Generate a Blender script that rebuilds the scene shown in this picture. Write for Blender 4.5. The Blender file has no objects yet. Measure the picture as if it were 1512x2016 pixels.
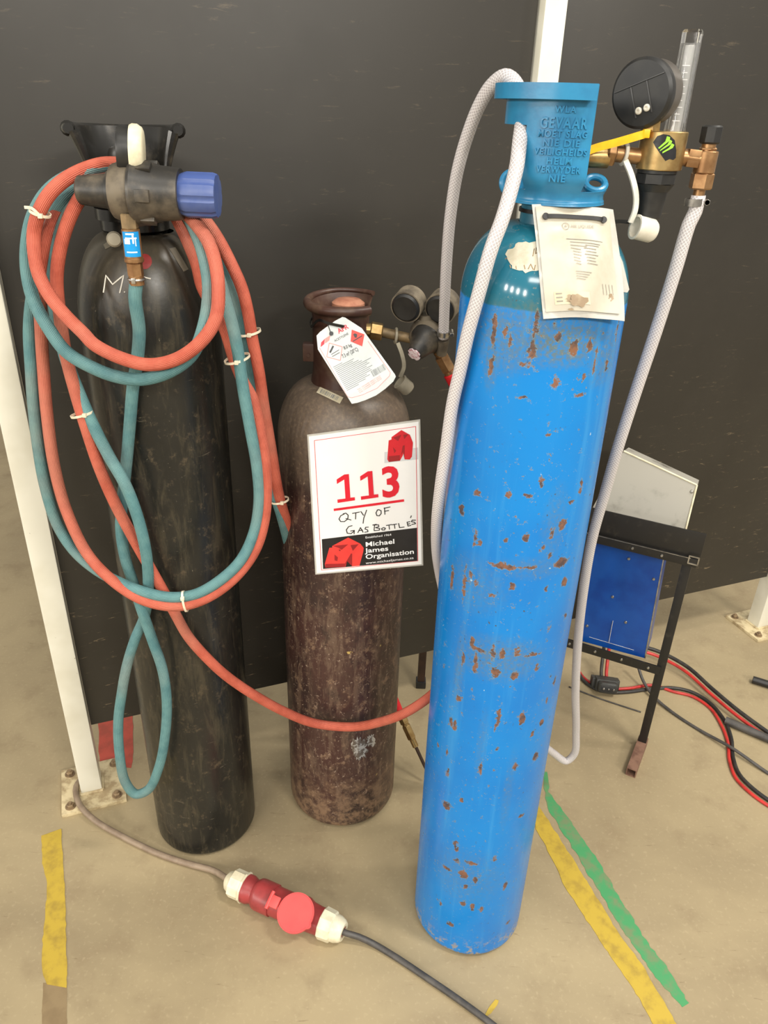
import bpy, bmesh, math, random
import numpy as np
from mathutils import Vector, Matrix
from mathutils.bvhtree import BVHTree

random.seed(7)
S = bpy.context.scene
COL = S.collection
PI = math.pi

# ------------------------------------------------------------------ camera
F_PX, CXP, CYP, EYE = 1500.0, 756.0, 1008.0, 1.56
PITCH, ROLL = math.radians(27.9), math.radians(1.9)
fwd = Vector((0, math.cos(PITCH), -math.sin(PITCH)))
_u = Vector((1, 0, 0)).cross(fwd)
_c, _s = math.cos(ROLL), math.sin(ROLL)
img_r = _c * Vector((1, 0, 0)) + _s * _u
img_d = _s * Vector((1, 0, 0)) - _c * _u
CAM = Vector((0, 0, EYE))
cd = bpy.data.cameras.new('camera')
co = bpy.data.objects.new('camera', cd)
COL.objects.link(co)
cd.sensor_fit = 'HORIZONTAL'
cd.sensor_width = 36.0
cd.lens = 36.0 * F_PX / 1512.0
cd.clip_start = 0.02
R3 = Matrix((img_r, -img_d, -fwd)).transposed()
co.matrix_world = Matrix.Translation(CAM) @ R3.to_4x4()
S.camera = co

# ------------------------------------------------------------------ world, lamps, exposure
S.view_settings.view_transform = 'Standard'
S.view_settings.look = 'None'
S.view_settings.gamma = 1.0
S.view_settings.use_curve_mapping = False
S.view_settings.exposure = 0.0
W = bpy.data.worlds.new('hall'); S.world = W; W.use_nodes = True
wn = W.node_tree
bg = wn.nodes['Background']
bg.inputs[0].default_value = (1.0, 0.95, 0.86, 1)
bg.inputs[1].default_value = 0.50


def lamp(name, loc, size, sizey, power, aim, col=(1.0, 0.955, 0.87)):
    l = bpy.data.lights.new(name, 'AREA'); l.shape = 'RECTANGLE'
    l.size = size; l.size_y = sizey; l.energy = power; l.color = col
    o = bpy.data.objects.new(name, l); COL.objects.link(o)
    o.location = loc
    d = Vector(aim) - Vector(loc)
    o.rotation_euler = d.to_track_quat('-Z', 'Y').to_euler()
    return o


for x, y, p in ((-1.2, -0.6, 22), (0.4, -0.8, 34), (2.1, 0.1, 115), (2.9, 1.5, 50)):
    lamp('ceiling_or_fill_lamp', (x, y, 4.4), 1.0, 0.3, p, (x, y, 0))
for x, y, p in ((-2.4, -4.6, 85), (0.6, -5.0, 145), (3.6, -4.2, 210)):  # added fill behind the camera, brightening the faces turned towards it
    lamp('ceiling_or_fill_lamp', (x, y, 4.2), 1.8, 0.6, p, (0.1, 1.4, 0.7))


for az, el in ((-80, 11), (-72, 11), (-63, 10), (-54, 9.5), (-45, 9), (-35, 8.5)):     # row of high bays down the hall
    a = math.radians(az); d_ = 9.0
    lamp('hall_lamp', (0.2 + d_ * math.sin(a), 1.0 - d_ * math.cos(a), 1.35 + d_ * math.tan(math.radians(el))), .40, .8, 80, (0.2, 1.0, 1.3))

# ------------------------------------------------------------------ helpers: pixels to places


def ray(px, py):
    return fwd + img_r * ((px - CXP) / F_PX) + img_d * ((py - CYP) / F_PX)


def fl(px, py, z=0.0):
    d = ray(px, py); return CAM + d * ((z - EYE) / d.z)


def at(px, py, Y):
    d = ray(px, py); return CAM + d * (Y / d.y)


def onpl(px, py, P0, N):
    d = ray(px, py); t = (Vector(P0) - CAM).dot(N) / d.dot(N); return CAM + d * t


def lin(c):
    c = c / 255.0
    return c / 12.92 if c <= 0.04045 else ((c + 0.055) / 1.055) ** 2.4


def rgb(r, g, b):
    return (lin(r), lin(g), lin(b), 1.0)

# ------------------------------------------------------------------ helpers: materials


class NT:
    def __init__(s, name):
        s.m = bpy.data.materials.new(name); s.m.use_nodes = True
        s.t = s.m.node_tree; s.b = s.t.nodes['Principled BSDF']; s.out = s.t.nodes['Material Output']

    def n(s, typ, **kw):
        x = s.t.nodes.new(typ)
        for k, v in kw.items(): setattr(x, k, v)
        return x

    def l(s, a, b): s.t.links.new(a, b)

    def coord(s, which='Object', scale=(1, 1, 1), rot=(0, 0, 0)):
        c = s.n('ShaderNodeTexCoord'); m = s.n('ShaderNodeMapping')
        m.inputs['Scale'].default_value = scale; m.inputs['Rotation'].default_value = rot
        s.l(c.outputs[which], m.inputs['Vector']); return m.outputs[0]

    def noise(s, vec, scale, detail=4, rough=0.55, dist=0.0):
        x = s.n('ShaderNodeTexNoise'); x.inputs['Scale'].default_value = scale
        x.inputs['Detail'].default_value = detail; x.inputs['Roughness'].default_value = rough
        x.inputs['Distortion'].default_value = dist
        s.l(vec, x.inputs['Vector']); return x.outputs['Fac']

    def ramp(s, fac, a, b):
        r = s.n('ShaderNodeMapRange'); r.interpolation_type = 'SMOOTHSTEP'
        r.inputs['From Min'].default_value = a; r.inputs['From Max'].default_value = b
        s.l(fac, r.inputs['Value']); return r.outputs[0]

    def mix(s, fac, a, b):
        x = s.n('ShaderNodeMix'); x.data_type = 'RGBA'
        if isinstance(fac, float): x.inputs[0].default_value = fac
        else: s.l(fac, x.inputs[0])
        for sock, v in ((x.inputs[6], a), (x.inputs[7], b)):
            if isinstance(v, tuple): sock.default_value = v
            else: s.l(v, sock)
        return x.outputs[2]

    def math(s, op, a, b=None):
        x = s.n('ShaderNodeMath', operation=op)
        for i, v in enumerate((a, b)):
            if v is None: continue
            if isinstance(v, (int, float)): x.inputs[i].default_value = v
            else: s.l(v, x.inputs[i])
        return x.outputs[0]

    def bump(s, h, strength=0.3, dist=0.002):
        b = s.n('ShaderNodeBump'); b.inputs['Strength'].default_value = strength
        b.inputs['Distance'].default_value = dist
        s.l(h, b.inputs['Height']); s.l(b.outputs[0], s.b.inputs['Normal'])

    def set(s, col=None, rough=None, metal=None, spec=None):
        for nm, v in (('Base Color', col), ('Roughness', rough), ('Metallic', metal), ('Specular IOR Level', spec)):
            if v is None: continue
            if isinstance(v, (int, float, tuple)): s.b.inputs[nm].default_value = v
            else: s.l(v, s.b.inputs[nm])
        return s.m


MATS = {}


def pm(name, c1, c2=None, scale=20, lo=0.4, hi=0.65, rough=0.5, metal=0.0, bump=0.0, stretch=(1, 1, 1), spec=0.5):
    """plain painted / cast surface with a second tone breaking through in a noise pattern"""
    if name in MATS: return MATS[name]
    t = NT(name)
    v = t.coord('Object', stretch)
    if c2 is None: c2 = tuple(min(255, x * 0.82) for x in c1)
    n = t.noise(v, scale, 6, 0.6)
    col = t.mix(t.ramp(n, lo, hi), rgb(*c1), rgb(*c2))
    t.set(col, rough, metal, spec)
    if bump: t.bump(n, bump, 0.001)
    MATS[name] = t.m
    return t.m

# ------------------------------------------------------------------ helpers: meshes


def frame(origin, zdir, xhint=(1, 0, 0)):
    z = Vector(zdir).normalized(); x = Vector(xhint); x = x - z * x.dot(z)
    if x.length < 1e-5: x = Vector((0, 1, 0)); x = x - z * x.dot(z)
    x.normalize(); y = z.cross(x)
    M = Matrix((x, y, z)).transposed().to_4x4(); M.translation = Vector(origin); return M


def spline(pts, step=0.006):
    P = [np.array(p, float) for p in pts]
    P = [2 * P[0] - P[1]] + P + [2 * P[-1] - P[-2]]
    out = []
    for i in range(1, len(P) - 2):
        p0, p1, p2, p3 = P[i - 1:i + 3]
        t01 = np.linalg.norm(p1 - p0) ** .5 + 1e-6; t12 = np.linalg.norm(p2 - p1) ** .5 + 1e-6; t23 = np.linalg.norm(p3 - p2) ** .5 + 1e-6
        m1 = (p2 - p1 + t12 * ((p1 - p0) / t01 - (p2 - p0) / (t01 + t12)))
        m2 = (p2 - p1 + t12 * ((p3 - p2) / t23 - (p3 - p1) / (t12 + t23)))
        a = 2 * (p1 - p2) + m1 + m2; b = -3 * (p1 - p2) - 2 * m1 - m2
        k = max(2, int(np.linalg.norm(p2 - p1) / step))
        for j in range(k):
            t = j / k; out.append(a * t ** 3 + b * t ** 2 + m1 * t + p1)
    out.append(P[-2])
    return out


class MB:
    def __init__(s): s.v = []; s.f = []; s.uv = {}

    def add(s, vs, fs, M=None, uv=None):
        o = len(s.v)
        for v in vs:
            v = Vector(v); s.v.append(tuple(M @ v) if M is not None else tuple(v))
        for k, f in enumerate(fs):
            if uv is not None: s.uv[len(s.f)] = uv[k]
            s.f.append(tuple(i + o for i in f))
        return s

    def lathe(s, prof, M=None, n=40):
        vs, fs = [], []; ring = []
        for r, z in prof:
            if r < 1e-6: ring.append([len(vs)]); vs.append((0, 0, z))
            else:
                ring.append(list(range(len(vs), len(vs) + n)))
                for i in range(n):
                    a = 2 * PI * i / n; vs.append((r * math.sin(a), -r * math.cos(a), z))
        for a, b in zip(ring[:-1], ring[1:]):
            for i in range(n):
                j = (i + 1) % n
                if len(a) == 1 and len(b) == 1: continue
                if len(a) == 1: fs.append((a[0], b[j], b[i]))
                elif len(b) == 1: fs.append((a[i], a[j], b[0]))
                else: fs.append((a[i], a[j], b[j], b[i]))
        return s.add(vs, fs, M)

    def cyl(s, p0, p1, r0, r1=None, n=24, ch=0.0):
        p0 = Vector(p0); p1 = Vector(p1); r1 = r0 if r1 is None else r1; L = (p1 - p0).length
        M = frame(p0, p1 - p0, (1, 0, 0.01))
        c = min(ch, L * .4)
        pr = [(0, 0), (r0 - c, 0)] + ([(r0, c)] if c else []) + ([(r1, L - c)] if c else []) + [(r1 - c, L), (0, L)]
        return s.lathe(pr, M, n)

    def hexnut(s, p0, p1, r, ch=0.12): return s.cyl(p0, p1, r, n=6, ch=r * ch)

    def box(s, size, M=None, bev=0.0, seg=2):
        bm = bmesh.new(); bmesh.ops.create_cube(bm, size=1.0)
        for v in bm.verts: v.co = Vector((v.co.x * size[0], v.co.y * size[1], v.co.z * size[2]))
        if bev: bmesh.ops.bevel(bm, geom=list(bm.edges), offset=bev, segments=seg, affect='EDGES', profile=.6)
        bm.verts.index_update()
        s.add([v.co.copy() for v in bm.verts], [tuple(v.index for v in f.verts) for f in bm.faces], M)
        bm.free(); return s

    def bar(s, p0, p1, w, h, up=(0, 0, 1), bev=0.0):
        p0 = Vector(p0); p1 = Vector(p1)
        M = frame((p0 + p1) / 2, p1 - p0, Vector(up).cross(p1 - p0))
        return s.box((w, h, (p1 - p0).length), M, bev)

    def tube(s, pts, r, n=14, caps=True, flat=None, up=None):
        """sweep along points; r a number or list; flat=(w,h) gives a ribbon section"""
        P = [Vector(p) for p in pts]; vs, fs, uv = [], [], []
        T = [(P[min(i + 1, len(P) - 1)] - P[max(i - 1, 0)]).normalized() for i in range(len(P))]
        nx = Vector(up) if up else Vector((0.31, 0.17, 0.93))
        nx = (nx - T[0] * nx.dot(T[0])).normalized(); dist = 0
        D = []
        for i, p in enumerate(P):
            if i: dist += (P[i] - P[i - 1]).length
            D.append(dist)
            nx = (nx - T[i] * nx.dot(T[i])).normalized(); ny = T[i].cross(nx)
            rr = r[i] if isinstance(r, (list, tuple)) else r
            for k in range(n):
                a = 2 * PI * k / n
                if flat:
                    q = [(1, 1), (-1, 1), (-1, -1), (1, -1)][k]
                    vs.append(p + nx * q[0] * flat[0] / 2 + ny * q[1] * flat[1] / 2)
                else: vs.append(p + (nx * math.cos(a) + ny * math.sin(a)) * rr)
        for i in range(len(P) - 1):
            for k in range(n):
                j = (k + 1) % n
                fs.append((i * n + k, i * n + j, (i + 1) * n + j, (i + 1) * n + k))
                uv.append(((k / n, D[i]), ((k + 1) / n, D[i]), ((k + 1) / n, D[i + 1]), (k / n, D[i + 1])))
        if caps:
            fs.append(tuple(range(n))[::-1]); uv.append(tuple((0, 0) for _ in range(n)))
            b = (len(P) - 1) * n; fs.append(tuple(range(b, b + n))); uv.append(tuple((0, 0) for _ in range(n)))
        return s.add(vs, fs, None, uv)

    def ribbon(s, pts, w, h, up): return s.tube(pts, 0, n=4, flat=(w, h), up=up)

    def torus(s, c, axis, R, r, n=36, m=10, a0=0, a1=2 * PI, xh=(1, 0, 0)):
        M = frame(c, axis, xh); full = abs(a1 - a0 - 2 * PI) < 1e-4
        pts = [M @ Vector((R * math.cos(a0 + (a1 - a0) * i / n), R * math.sin(a0 + (a1 - a0) * i / n), 0)) for i in range(n + 1)]
        return s.tube(pts, r, m, caps=not full, up=axis)

    def prism(s, outline, d, M):
        n = len(outline)
        vs = [(x, y, 0) for x, y in outline] + [(x, y, d) for x, y in outline]
        fs = [tuple(range(n))[::-1], tuple(range(n, 2 * n))] + [(i, (i + 1) % n, (i + 1) % n + n, i + n) for i in range(n)]
        return s.add(vs, fs, M)

    def slab(s, pts, off):
        """closed solid from a 3D outline and an offset vector"""
        n = len(pts); P = [Vector(p) for p in pts]; o = Vector(off)
        fs = [tuple(range(n))[::-1], tuple(range(n, 2 * n))] + [(i, (i + 1) % n, (i + 1) % n + n, i + n) for i in range(n)]
        return s.add(P + [p + o for p in P], fs)

    def shell(s, c, phis, zs, rad, th, mask):
        """curved wall of a guard: grid over angle (0 = towards the viewer, + right) and height"""
        nz, nv, fs, idx = len(zs), [], [], {}

        def vid(i, j, k):
            if (i, j, k) not in idx:
                r = rad(zs[j]) - (th if k else 0); idx[(i, j, k)] = len(nv)
                nv.append((c[0] + r * math.sin(phis[i]), c[1] - r * math.cos(phis[i]), zs[j]))
            return idx[(i, j, k)]
        ok = lambda i, j: 0 <= i < len(phis) - 1 and 0 <= j < nz - 1 and mask((phis[i] + phis[i + 1]) / 2, (zs[j] + zs[j + 1]) / 2)
        for i in range(len(phis) - 1):
            for j in range(nz - 1):
                if not ok(i, j): continue
                fs.append((vid(i, j, 0), vid(i + 1, j, 0), vid(i + 1, j + 1, 0), vid(i, j + 1, 0)))
                fs.append((vid(i, j, 1), vid(i, j + 1, 1), vid(i + 1, j + 1, 1), vid(i + 1, j, 1)))
                if not ok(i - 1, j): fs.append((vid(i, j, 0), vid(i, j + 1, 0), vid(i, j + 1, 1), vid(i, j, 1)))
                if not ok(i + 1, j): fs.append((vid(i + 1, j, 0), vid(i + 1, j, 1), vid(i + 1, j + 1, 1), vid(i + 1, j + 1, 0)))
                if not ok(i, j - 1): fs.append((vid(i, j, 0), vid(i, j, 1), vid(i + 1, j, 1), vid(i + 1, j, 0)))
                if not ok(i, j + 1): fs.append((vid(i, j + 1, 0), vid(i + 1, j + 1, 0), vid(i + 1, j + 1, 1), vid(i, j + 1, 1)))
        return s.add(nv, fs)

    def build(s, name, mat, parent=None, sharp=35, label=None):
        me = bpy.data.meshes.new(name)
        o0 = Vector(parent['_o']) if parent is not None else None
        if o0 is None:
            a = np.array(s.v); o0 = Vector(((a[:, 0].min() + a[:, 0].max()) / 2, (a[:, 1].min() + a[:, 1].max()) / 2, a[:, 2].min()))
        me.from_pydata([tuple(Vector(v) - o0) for v in s.v], [], s.f)
        if s.uv:
            L = me.uv_layers.new(name='UVMap')
            for p in me.polygons:
                u = s.uv.get(p.index)
                if u:
                    for k, li in enumerate(p.loop_indices): L.data[li].uv = u[k]
        me.materials.append(mat)
        for p in me.polygons: p.use_smooth = True
        if sharp < 180: me.set_sharp_from_angle(angle=math.radians(sharp))
        o = bpy.data.objects.new(name, me); COL.objects.link(o)
        if parent is not None:
            o.parent = parent
            if parent.type == 'MESH':
                o['_o'] = tuple(o0)
            else: o['_o'] = tuple(o0)
        else:
            o.location = o0; o['_o'] = tuple(o0)
        if label: o['label'] = label
        return o

    def bvh(s): return BVHTree.FromPolygons(s.v, s.f)


def thing(name, label, cat, loc, group=None):
    o = bpy.data.objects.new(name, None); COL.objects.link(o)
    o.location = loc; o.empty_display_size = 0.05; o['_o'] = tuple(loc)
    o['label'] = label; o['category'] = cat
    if group: o['group'] = group
    return o


def tag(o, label, cat, group=None):
    o['label'] = label; o['category'] = cat
    if group: o['group'] = group
    return o


def struct(o): o['kind'] = 'structure'; return o


def hit(b, px, py, off=0.0006):
    d = ray(px, py).normalized(); r = b.ray_cast(CAM, d)
    if r[0] is None: return None
    n = r[1]
    if n.dot(d) > 0: n = -n
    return r[0] + n * off


def quad_decal(mb, b, c, nx=8, ny=8, off=0.0006):
    """c: four pixel corners TL TR BR BL, laid onto the surface b"""
    vs, fs = [], []
    for j in range(ny + 1):
        for i in range(nx + 1):
            u, v = i / nx, j / ny
            x = (c[0][0] * (1 - u) + c[1][0] * u) * (1 - v) + (c[3][0] * (1 - u) + c[2][0] * u) * v
            y = (c[0][1] * (1 - u) + c[1][1] * u) * (1 - v) + (c[3][1] * (1 - u) + c[2][1] * u) * v
            vs.append(hit(b, x, y, off))
    for j in range(ny):
        for i in range(nx):
            q = (j * (nx + 1) + i, (j + 1) * (nx + 1) + i, (j + 1) * (nx + 1) + i + 1, j * (nx + 1) + i + 1)
            if all(vs[k] is not None for k in q): fs.append(q)
    vs = [v if v is not None else Vector((0, 0, -9)) for v in vs]
    use = sorted({i for f in fs for i in f}); m = {k: i for i, k in enumerate(use)}
    return mb.add([vs[k] for k in use], [tuple(m[i] for i in f) for f in fs])


def disc_decal(mb, b, cx, cy, rx, ry, off=0.0006, jag=0.0, n=40, rings=6):
    vs = [hit(b, cx, cy, off)]; fs = []
    rr = [1 + jag * random.uniform(-1, 1) for _ in range(n)]
    for k in range(1, rings + 1):
        for i in range(n):
            a = 2 * PI * i / n; vs.append(hit(b, cx + rx * k / rings * rr[i] * math.cos(a), cy + ry * k / rings * rr[i] * math.sin(a), off))
    for i in range(n): fs.append((0, 1 + (i + 1) % n, 1 + i))
    for k in range(rings - 1):
        for i in range(n):
            a = 1 + k * n + i; c = 1 + k * n + (i + 1) % n
            fs.append((a, c, c + n, a + n))
    fs = [f for f in fs if all(vs[k] is not None for k in f)]
    use = sorted({i for f in fs for i in f}); m = {k: i for i, k in enumerate(use)}
    return mb.add([vs[k] for k in use], [tuple(m[i] for i in f) for f in fs])


def text2d(body, size=1.0, bold=0.0, extrude=0.0, align='CENTER', spacing=1.0, shear=0.0):
    cu = bpy.data.curves.new('lettering', 'FONT'); cu.body = body; cu.size = size; cu.offset = bold * size
    cu.extrude = extrude; cu.align_x = align; cu.space_character = spacing; cu.shear = shear; cu.resolution_u = 3
    ob = bpy.data.objects.new('lettering', cu); COL.objects.link(ob)
    dg = bpy.context.evaluated_depsgraph_get()
    me = bpy.data.meshes.new_from_object(ob.evaluated_get(dg))
    vs = [v.co.copy() for v in me.vertices]; fs = [tuple(p.vertices) for p in me.polygons]
    bpy.data.objects.remove(ob); bpy.data.curves.remove(cu); bpy.data.meshes.remove(me)
    return vs, fs


def clear_of(b, p, gap):
    d = p - CAM; L = d.length; r = b.ray_cast(CAM, d / L)
    return CAM + d / L * (r[3] - gap) if r[0] is not None and r[3] - gap < L else p


class Sheet:
    """a flat card given by its four corners (TL, TR, BR, BL); u right, v down, both 0..1"""
    def __init__(s, c):
        s.c = [Vector(p) for p in c]
        s.n = (s.c[3] - s.c[0]).cross(s.c[1] - s.c[0]).normalized()
        if s.n.dot(CAM - s.c[0]) < 0: s.n = -s.n
        s.w = ((s.c[1] - s.c[0]).length + (s.c[2] - s.c[3]).length) / 2
        s.h = ((s.c[3] - s.c[0]).length + (s.c[2] - s.c[1]).length) / 2

    over = None

    def p(s, u, v, off=0.0):
        c = s.c
        q = (c[0] * (1 - u) + c[1] * u) * (1 - v) + (c[3] * (1 - u) + c[2] * u) * v + s.n * off
        return q if s.over is None else clear_of(s.over, q, .006 + off)

    def poly(s, mb, pts, off): return mb.add([s.p(u, v, off) for u, v in pts], [tuple(range(len(pts)))])

    def rect(s, mb, u0, v0, u1, v1, off): return s.poly(mb, [(u0, v0), (u0, v1), (u1, v1), (u1, v0)], off)

    def stroke(s, mb, pts, w, off):
        for a, b in zip(pts[:-1], pts[1:]):
            A = Vector((a[0] * s.w, a[1] * s.h)); B = Vector((b[0] * s.w, b[1] * s.h)); d = (B - A)
            if d.length < 1e-7: continue
            d.normalize(); q = Vector((-d.y, d.x)) * w / 2; A -= d * w * .3; B += d * w * .3
            s.poly(mb, [((A + q).x / s.w, (A + q).y / s.h), ((A - q).x / s.w, (A - q).y / s.h), ((B - q).x / s.w, (B - q).y / s.h), ((B + q).x / s.w, (B + q).y / s.h)], off)
        return mb

    def text(s, mb, body, u, v, height, off, bold=0.0, align='LEFT', rot=0.0, spacing=1.0, wide=1.0):
        """height: of a capital, as a share of the card's height"""
        vs, fs = text2d(body, 1.0, bold, 0, align, spacing)
        k = height * s.h / 0.69
        ca, sa = math.cos(rot), math.sin(rot)
        out = []
        for q in vs:
            x, y = q.x * k * wide, q.y * k
            x, y = x * ca - y * sa, x * sa + y * ca
            out.append(s.p(u + x / s.w, v - y / s.h, off))
        return mb.add(out, fs)

# ------------------------------------------------------------------ materials


def m_floor():
    t = NT('concrete'); v = t.coord('Object')
    n1 = t.noise(v, 1.4, 5, .6, .4); n2 = t.noise(v, 9, 6, .65); n3 = t.noise(v, 120, 2, .5)
    c = t.mix(t.ramp(n1, .35, .68), rgb(165, 149, 117), rgb(144, 129, 101))
    c = t.mix(t.math('MULTIPLY', t.ramp(n2, .5, .72), .55), c, rgb(137, 120, 93))
    c = t.mix(t.math('MULTIPLY', t.ramp(n3, .55, .75), .25), c, rgb(190, 173, 140))
    vs = t.coord('Object', (3, 22, 1), (0, 0, .5)); n4 = t.noise(vs, 5, 5, .7, 1.0)
    c = t.mix(t.math('MULTIPLY', t.ramp(n4, .63, .72), .5), c, rgb(110, 92, 68))
    t.set(c, t.math('ADD', t.math('MULTIPLY', n2, .3), .38), 0.0, .35)
    t.bump(n2, .08, .002); return t.m


def m_panel():
    t = NT('black_panel_paint'); v = t.coord('Object')
    n = t.noise(v, 3, 5, .6); sc = t.noise(t.coord('Object', (1, 1, 6), (0, .5, .3)), 18, 7, .75, .6)
    c = t.mix(t.ramp(n, .3, .7), rgb(46, 43, 38), rgb(40, 37, 32))
    sep = t.n('ShaderNodeSeparateXYZ'); t.l(t.coord('Object'), sep.inputs[0])
    low = t.ramp(sep.outputs[2], .95, .25)
    c = t.mix(t.math('MULTIPLY', t.ramp(sc, .60, .70), t.math('ADD', t.math('MULTIPLY', low, .8), .2)), c, rgb(130, 114, 90))
    t.set(c, t.math('ADD', t.math('MULTIPLY', n, .15), .40), 0, .5)
    return t.m


def m_white_paint():
    t = NT('white_post_paint'); v = t.coord('Object')
    n = t.noise(v, 55, 5, .7); n2 = t.noise(v, 9, 3, .5)
    c = t.mix(t.ramp(n2, .4, .7), rgb(226, 223, 208), rgb(214, 210, 192))
    c = t.mix(t.ramp(n, .69, .73), c, rgb(112, 98, 84))
    t.set(c, .4, 0, .5); return t.m


def m_blue():
    t = NT('blue_cylinder_paint'); v = t.coord('Object')
    at_ = t.n('ShaderNodeAttribute'); at_.attribute_name = 'rust'
    st = t.n('ShaderNodeAttribute'); st.attribute_name = 'stain'
    sep = t.n('ShaderNodeSeparateXYZ'); t.l(v, sep.inputs[0]); z = sep.outputs[2]
    streak = t.noise(t.coord('Object', (1, 1, .06)), 40, 4, .6)
    n = t.noise(v, 60, 5, .7); fine = t.noise(v, 190, 4, .7); big = t.noise(v, 7, 3, .5)
    c = t.mix(t.ramp(big, .35, .7), rgb(2, 121, 196), rgb(3, 111, 188))
    c = t.mix(t.math('MULTIPLY', t.ramp(streak, .52, .70), .32), c, rgb(64, 150, 205))
    # teal shoulder
    zz = t.math('ADD', z, t.math('MULTIPLY', n, .006))
    teal = t.mix(t.ramp(big, .35, .65), rgb(36, 108, 128), rgb(26, 92, 116))
    c = t.mix(t.ramp(zz, 1.3395, 1.3425), c, teal)
    # brownish film
    sm = t.math('MULTIPLY', st.outputs['Fac'], t.math('ADD', t.math('MULTIPLY', t.ramp(fine, .34, .62), .75), .12))
    c = t.mix(sm, c, rgb(98, 106, 84))
    # chips: pale ring, then rust core, dark middle
    k = t.math('ADD', at_.outputs['Fac'], t.math('MULTIPLY', t.math('SUBTRACT', t.noise(v, 85, 6, .75), .5), 2.9))
    k = t.math('ADD', k, t.math('MULTIPLY', t.math('SUBTRACT', fine, .5), 1.7))
    c = t.mix(t.math('MULTIPLY', t.ramp(k, .36, .50), .6), c, rgb(120, 136, 128))
    rust = t.mix(t.ramp(n, .4, .62), rgb(124, 78, 46), rgb(66, 46, 40))
    c = t.mix(t.math('MULTIPLY', t.ramp(k, .50, .66), .92), c, rust)
    # little specks everywhere
    sp = t.noise(v, 130, 3, .6); pk = t.ramp(t.noise(v, 12, 3, .5), .48, .66)
    c = t.mix(t.math('MULTIPLY', t.ramp(sp, .66, .70), pk), c, rgb(66, 72, 74))
    sp2 = t.noise(t.coord('Object', (1.2, .8, 1)), 75, 3, .6)
    c = t.mix(t.math('MULTIPLY', t.ramp(sp2, .735, .755), .8), c, rgb(170, 195, 205))
    # scuffed foot
    ft = t.math('MULTIPLY', t.ramp(z, .07, .01), t.ramp(n, .5, .6))
    c = t.mix(ft, c, rgb(150, 138, 112))
    r = t.math('ADD', t.math('MULTIPLY', t.ramp(k, .4, .55), .4), .27)
    r = t.math('SUBTRACT', r, t.math('MULTIPLY', t.ramp(z, 1.339, 1.342), .15))
    t.set(c, r, 0, .5)
    t.bump(t.math('ADD', t.math('MULTIPLY', t.ramp(k, .45, .66), -.5), t.math('MULTIPLY', big, .12)), .35, .0012)
    return t.m


def m_brown():
    t = NT('maroon_cylinder_paint'); v = t.coord('Object')
    sep = t.n('ShaderNodeSeparateXYZ'); t.l(v, sep.inputs[0]); z = sep.outputs[2]
    n = t.noise(v, 38, 7, .72); vt = t.noise(t.coord('Object', (1, 1, .22)), 50, 7, .72, .5); f = t.noise(v, 150, 5, .7)
    big = t.noise(v, 5, 4, .6)
    c = t.mix(t.ramp(big, .4, .65), rgb(66, 43, 38), rgb(46, 32, 30))
    dust = t.math('ADD', z, t.math('MULTIPLY', t.math('SUBTRACT', big, .5), .25))
    du = t.math('MULTIPLY', t.ramp(dust, .90, 1.04), .9)
    c = t.mix(t.math('MULTIPLY', t.ramp(vt, .48, .64), .8), c, rgb(100, 80, 66))
    c = t.mix(t.math('MULTIPLY', t.ramp(n, .54, .66), .65), c, rgb(132, 106, 84))
    c = t.mix(t.math('MULTIPLY', t.ramp(f, .60, .68), .75), c, rgb(172, 150, 130))
    sc = t.noise(t.coord('Object', (1, 1, .35), (.3, .2, 0)), 70, 6, .8, .8)
    c = t.mix(t.math('MULTIPLY', t.ramp(sc, .60, .66), .7), c, rgb(150, 126, 106))
    dk = t.noise(t.coord('Object', (1, 1, .5)), 22, 5, .7)
    c = t.mix(t.math('MULTIPLY', t.ramp(dk, .52, .66), .6), c, rgb(34, 24, 24))
    c = t.mix(du, c, t.mix(t.ramp(f, .4, .7), rgb(100, 87, 75), rgb(120, 104, 86)))
    foot = t.math('MULTIPLY', t.ramp(z, .26, .0), t.ramp(n, .40, .6))
    c = t.mix(foot, c, rgb(124, 98, 76))
    sp = t.noise(t.coord('Object', (1, 1, 1)), 26, 2, .5)
    c = t.mix(t.math('MULTIPLY', t.ramp(sp, .74, .77), t.ramp(f, .45, .55)), c, rgb(188, 160, 92))
    t.set(c, t.math('ADD', t.math('MULTIPLY', n, .3), .27), 0, .5)
    t.bump(n, .3, .0015); return t.m


def m_black():
    t = NT('black_cylinder_paint'); v = t.coord('Object')
    sep = t.n('ShaderNodeSeparateXYZ'); t.l(v, sep.inputs[0]); z = sep.outputs[2]
    n = t.noise(v, 34, 7, .72); vt = t.noise(t.coord('Object', (1, 1, .16)), 42, 7, .72, .4); f = t.noise(v, 170, 5, .7)
    big = t.noise(v, 5, 4, .6)
    c = t.mix(t.ramp(big, .4, .65), rgb(34, 33, 29), rgb(24, 24, 22))
    c = t.mix(t.math('MULTIPLY', t.ramp(vt, .48, .66), .75), c, rgb(66, 60, 47))
    c = t.mix(t.math('MULTIPLY', t.ramp(n, .55, .68), .6), c, rgb(88, 76, 58))
    c = t.mix(t.math('MULTIPLY', t.ramp(f, .66, .72), .6), c, rgb(140, 130, 112))
    sc = t.noise(t.coord('Object', (1, 1, 9), (.25, .3, 0)), 9, 6, .75, .5)
    c = t.mix(t.math('MULTIPLY', t.ramp(sc, .665, .69), .5), c, rgb(112, 104, 88))
    dust = t.ramp(t.math('ADD', z, t.math('MULTIPLY', t.math('SUBTRACT', big, .5), .12)), 1.24, 1.37)
    c = t.mix(t.math('MULTIPLY', dust, .6), c, rgb(88, 80, 66))
    t.set(c, t.math('ADD', t.math('MULTIPLY', n, .3), .18), 0, .5)
    t.bump(n, .22, .001); return t.m


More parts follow.
